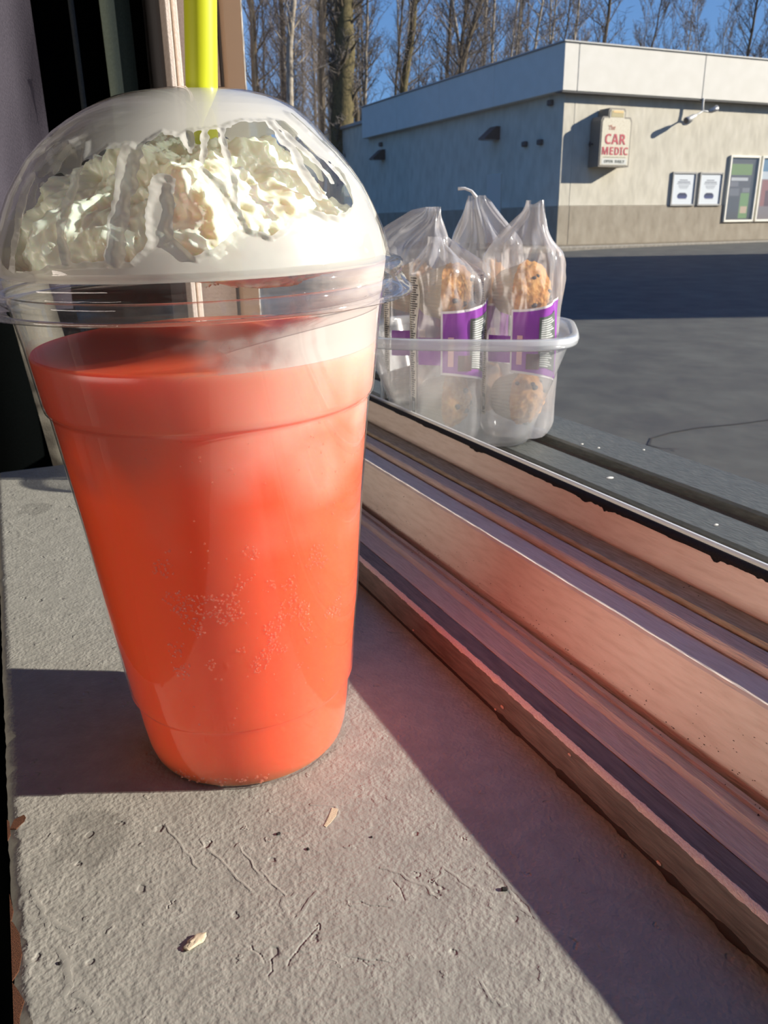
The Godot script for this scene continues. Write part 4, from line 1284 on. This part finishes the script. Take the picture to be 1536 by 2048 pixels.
func muffin(parent: Node, at: Vector3, along_dir: Vector3, s: float, paper: Material, crumb: Material, berry: Material, sd: int) -> void:
	var turn := Basis(Quaternion(Vector3.UP, along_dir.normalized()))
	var o := MB.new()
	o.grid(144, 8, func(i, j):
		var a: float = TAU * (i % 144) / 144.0
		var f = j / 8.0
		var r = lerpf(0.62, 0.92, f) * s if j > 1 else [0.0, 0.6][j] * s
		r *= 1.0 + (0.035 * cos(a * 36.0) if j > 1 else 0.0)
		return at + turn * Vector3(cos(a) * r, (maxf(f - 0.125, 0.0) * 1.15 - 1.1) * s, sin(a) * r))
	var case := obj("paper_case", o.done(), paper, parent, "pleated pale paper case")
	var n := noise(sd, 160.0, 3)
	o = MB.new()
	o.grid(48, 20, func(i, j):
		var a: float = TAU * (i % 48) / 48.0
		var b = PI * 0.5 * j / 20.0
		var d := Vector3(cos(a) * cos(b) * 1.0, sin(b) * 0.78, sin(a) * cos(b) * 1.0) * s
		var q := at + turn * (d + Vector3(0, -0.12 * s, 0))
		return q + turn * d.normalized() * (n.get_noise_3dv(q) * 0.0022))
	obj("muffin_top", o.done(), crumb, parent, "golden brown muffin top")
	var rng := RandomNumberGenerator.new()
	rng.seed = sd
	for i in 7:
		var a := rng.randf() * TAU
		var b := rng.randf_range(0.15, 1.35)
		var d := Vector3(cos(a) * cos(b), sin(b) * 0.78, sin(a) * cos(b)) * s * 0.99
		var bm := SphereMesh.new()
		bm.radius = rng.randf_range(0.0012, 0.0020)
		bm.height = bm.radius * 1.6
		bm.radial_segments = 10
		bm.rings = 6
		var p := obj("blueberry", bm, berry, parent)
		p.position = at + turn * (d + Vector3(0, -0.12 * s, 0))
	case.set_meta("label", "pleated pale paper case")

func wrapper_point(a: float, f: float, wx: float, wz: float, tall: float, tip: Vector3, n: FastNoiseLite, sd: int, grow_out := 0.0) -> Vector3:
	var e := 3.2
	var k := 1.0 / pow(pow(absf(cos(a)), e) + pow(absf(sin(a)), e), 1.0 / e)
	var y := f * tall
	var shrink := smoothstep(0.82, 1.0, f + 0.05 * sin(a * 2.0 + sd) * smoothstep(0.7, 0.9, f))
	var round_in := 1.0 - 0.12 * pow(1.0 - minf(f / 0.06, 1.0), 2.0)
	var sx := lerpf(wx, 0.0045, pow(shrink, 1.3)) * round_in + grow_out
	var sz := lerpf(wz, 0.0006, pow(shrink, 0.75)) * round_in + grow_out
	var q := Vector3(cos(a) * k * sx, y, sin(a) * k * sz)
	var wr := n.get_noise_3d(cos(a) * 22.0 + sd * 7.0, y * 160.0, sin(a) * 22.0)
	var wr2 := n.get_noise_3d(cos(a) * 60.0 + sd * 3.0, y * 520.0, sin(a) * 60.0)
	var amp := 0.0014 + 0.0052 * smoothstep(0.5, 0.85, f) * (1.0 - smoothstep(0.93, 1.0, f))
	q += Vector3(cos(a), 0.15, sin(a)) * (wr * amp + wr2 * amp * 0.35)
	return q + tip * pow(shrink, 2.2)

func pack(at: Vector3, yaw: float, sd: int, tip: Vector3, tail: bool, label: String, mats: Array, tall := 0.124) -> void:
	var wx := 0.0205
	var wz := 0.0175
	var t := thing("muffin_pack", label, "muffin pack", at, "wrapped muffin packs in the tub")
	t.rotation.y = yaw
	var n := noise(170 + sd, 0.06, 3)
	muffin(t, Vector3(0.0035, 0.021, 0), Vector3(1, 0.02, 0.10), 0.0160, mats[1], mats[2], mats[3], sd * 3 + 1)
	muffin(t, Vector3(0.0035, 0.082, 0), Vector3(1, 0.04, 0.14), 0.0166, mats[1], mats[2], mats[3], sd * 3 + 2)
	var m := MB.new()
	m.grid(96, 70, func(i, j): return wrapper_point(TAU * (i % 96) / 96.0, j / 70.0, wx, wz, tall, tip, n, sd))
	var bottom := []
	for i in 48:
		bottom.append(wrapper_point(TAU * i / 48.0, 0.0, wx, wz, tall, tip, n, sd))
	m.fan(bottom, Vector3(0, 0.05, 0))
	var wrap := obj("wrapper", m.done(), mats[0], t, "crinkled clear plastic wrapper")
	if tail:
		var tb := MB.new()
		var e := tip + Vector3(0, tall - 0.001, 0)
		tb.tube([e, e + Vector3(-0.003, 0.0035, 0), e + Vector3(-0.007, 0.0050, 0.001), e + Vector3(-0.011, 0.0048, 0.001)], [0.0012, 0.0009, 0.0009, 0.0011], 6)
		obj("wrapper_tail", tb.done(), mats[7], wrap)
	# printed label round the front and the right side: a low band, then a taller panel
	var band := func(a0: float, a1: float, f0: float, f1: float, out: float, slope: float) -> ArrayMesh:
		var b := MB.new()
		b.grid(24, 10, func(i, j):
			var u = i / 24.0
			var edge = slope * u * u
			return wrapper_point(lerpf(a0, a1, u), lerpf(f0 - edge, f1 + edge, j / 10.0) * 0.124 / tall, wx, wz, tall, tip, n, sd, out))
		return b.done()
	var a0 := deg_to_rad(124)
	var a1 := deg_to_rad(88)
	var a2 := deg_to_rad(8)
	obj("label_band", band.call(a0, a1, 0.355, 0.475, 0.0004, 0.0), mats[4], t, "low purple label band")
	obj("label_border", band.call(a1 + 0.05, a2 - 0.03, 0.312, 0.592, 0.00045, 0.05), mats[5], t, "white label border")
	var panel := obj("label_panel", band.call(a1, a2, 0.322, 0.582, 0.0007, 0.05), mats[4], t, "tall purple label panel")
	obj("label_side", band.call(deg_to_rad(50), deg_to_rad(18), 0.34, 0.56, 0.0010, 0.03), mats[6], panel, "grey printed side of the label")
	obj("label_print", band.call(deg_to_rad(80), deg_to_rad(72), 0.35, 0.48, 0.0010, 0.0), mat(rgb(228, 176, 180), 0.5), panel, "pale pink upright lettering")
	obj("label_picture", band.call(deg_to_rad(66), deg_to_rad(48), 0.33, 0.40, 0.0011, 0.0), mat(rgb(84, 44, 50), 0.5), panel, "small dark fruit picture")
	obj("ingredients_strip", band.call(deg_to_rad(138), deg_to_rad(127), 0.10, 0.74, 0.0006, 0.0), mats[8], t, "upright strip of small black print")

func tubs() -> void:
	var wrapm := clear(rgb(214, 212, 212), 0.30, 0.16, 0.8)
	wrapm.roughness = 0.18
	var tail := mat(rgb(206, 206, 208), 0.25)
	var paper := mat(rgb(206, 188, 160), 0.7)
	paper.backlight_enabled = true
	paper.backlight = Color(0.45, 0.38, 0.28)
	var crumb := mottled([0.0, rgb(150, 88, 36), 0.4, rgb(206, 142, 68), 0.7, rgb(226, 172, 98), 1.0, rgb(238, 200, 130)], 181, 0.03, Vector3.ONE * 30.0, 0.75, 0.04)
	var berry := mat(rgb(38, 30, 44), 0.5)
	var purple := mat(rgb(146, 62, 168), 0.4)
	purple.backlight_enabled = true
	purple.backlight = Color(0.25, 0.1, 0.3)
	var white := mat(rgb(232, 226, 226), 0.5)
	var lines := []
	for i in 22:
		lines.append([6, 6 + i * 11, 30 + (i * 37) % 22, 6, rgb(206, 208, 204)])
	var side := print_of(64, 256, lines, rgb(96, 104, 98))
	var print_lines := []
	for i in 260:
		print_lines.append([8 + (i % 3) * 2, 4 + i * 4, 44 - (i * 13) % 17, 2, rgb(40, 38, 38)])
	print_lines.append([10, 10, 44, 30, rgb(30, 30, 30)])
	print_lines.append([18, 16, 8, 18, rgb(220, 220, 214)])
	print_lines.append([34, 16, 10, 18, rgb(220, 220, 214)])
	var strip := print_of(64, 256, print_lines, rgb(208, 200, 184))
	var mats := [wrapm, paper, crumb, berry, purple, white, side, tail, strip]
	var milky := clear(rgb(226, 228, 228), 0.15, 0.18, 0.6)
	var yaw := -atan2(0.576, 0.817)
	var c := Vector3(0.2, 0.02, -0.212)
	var tub := thing("plastic_tub", "clear plastic tub holding wrapped muffins outside the window", "tub", c)
	tub.rotation.y = yaw
	obj("tub_wall", tub_mesh(0.040, 0.0570, 0.064, 0.0), milky, tub, "thin milky plastic wall")
	var rim := MB.new()
	rim.grid(96, 8, func(i, j):
		var a: float = TAU * (i % 96) / 96.0
		var k := 1.0 / pow(pow(absf(cos(a)), 4.2) + pow(absf(sin(a)), 4.2), 1.0 / 4.2)
		var b: float = TAU * (j % 8) / 8.0
		var r := (0.0605 + cos(b) * 0.0016) * k
		return Vector3(cos(a) * r, 0.0612 + sin(b) * 0.0030, sin(a) * r), true)
	obj("rim", rim.done(), clear(rgb(224, 228, 230), 0.42, 0.2), tub, "thicker rolled plastic rim")
	var rv := Vector3(0.817, 0, 0.576)
	var fv := Vector3(0.576, 0, -0.817)
	pack(c + rv * -0.012 + fv * -0.016 + Vector3(0, 0.0022, 0), yaw - 0.05, 1, Vector3(-0.006, 0.0, 0), false, "front left muffin pack with purple label and rounded crinkled top", mats, 0.112)
	pack(c + rv * 0.030 + fv * -0.004 + Vector3(0, 0.0022, 0), yaw - 0.30, 2, Vector3(0.005, 0.006, 0), false, "right-hand muffin pack with pointed top and blueberry muffin showing", mats)
	pack(c + rv * 0.006 + fv * 0.030 + Vector3(0, 0.0022, 0), yaw + 0.10, 3, Vector3(-0.006, 0.010, 0), true, "tallest muffin pack at the back with a curled wrapper tail", mats)
	pack(c + rv * -0.036 + fv * 0.018 + Vector3(0, 0.0022, 0), yaw + 0.15, 4, Vector3(0.012, 0.004, 0), false, "back left muffin pack half hidden behind the dome lid", mats)

# ---------------------------------------------------------------- curtains at the end of the room
func cloth(x0: float, x1: float, lx0: float, lx1: float, y0: float, y1: float, z: float, wave: float, folds: float, sd: int) -> ArrayMesh:
	var m := MB.new()
	var n := noise(sd, 9.0, 2)
	m.grid(60, 40, func(i, j):
		var u = i / 60.0
		var f = j / 40.0
		var x := lerpf(lerpf(lx0, lx1, u), lerpf(x0, x1, u), f)
		return Vector3(x, lerpf(y0, y1, f), z + sin(u * TAU * folds + f * 0.6) * wave + n.get_noise_2d(x * 3.0, f) * wave), true)
	m.grid(60, 40, func(i, j):
		var u = i / 60.0
		var f = j / 40.0
		var x := lerpf(lerpf(lx0, lx1, u), lerpf(x0, x1, u), f)
		return Vector3(x, lerpf(y0, y1, f), z - 0.0012 + sin(u * TAU * folds + f * 0.6) * wave + n.get_noise_2d(x * 3.0, f) * wave))
	return m.done()

func curtains() -> void:
	var weave := func(a: Color, b: Color, sd: int) -> StandardMaterial3D:
		var m := mottled([0.0, a, 1.0, b], sd, 0.12, Vector3(30, 12, 30), 0.95, 0.02, 256, 0.1)
		m.metallic_specular = 0.1
		return m
	lone("curtain", cloth(-0.34, 0.0000, -0.34, 0.0005, 0.085, 1.3, -0.45, 0.004, 3.0, 191), weave.call(rgb(78, 74, 82), rgb(92, 88, 96), 191), "grey-lavender curtain at the photo's upper left edge", "curtain")
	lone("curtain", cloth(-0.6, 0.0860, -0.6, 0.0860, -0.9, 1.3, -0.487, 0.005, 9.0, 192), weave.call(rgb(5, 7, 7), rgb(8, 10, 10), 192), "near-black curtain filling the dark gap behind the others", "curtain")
	lone("curtain_fold", cloth(0.0375, 0.0555, 0.0462, 0.0552, 0.17, 1.3, -0.455, 0.0012, 0.5, 193), weave.call(rgb(136, 148, 124), rgb(156, 166, 142), 193), "sage green curtain fold narrowing downwards beside the jamb", "curtain")
	lone("curtain_fold", cloth(0.0222, 0.0262, 0.0252, 0.0288, 0.17, 1.3, -0.456, 0.0008, 0.5, 194), weave.call(rgb(58, 62, 62), rgb(72, 76, 76), 194), "thin grey curtain edge in the dark gap", "curtain")
	lone("curtain_fold", cloth(0.0560, 0.0680, 0.0556, 0.0680, 0.17, 1.3, -0.470, 0.0010, 0.5, 195), weave.call(rgb(54, 66, 62), rgb(66, 78, 74), 195), "dark green curtain fold right of the sage fold", "curtain")
	lone("curtain_fold", cloth(-0.0478, -0.0200, -0.0305, 0.0040, -0.032, 0.13, -0.402, 0.0026, 0.7, 196), weave.call(rgb(108, 104, 94), rgb(124, 120, 108), 196), "pale beige curtain hem slanting down past the far left end of the sill", "curtain")
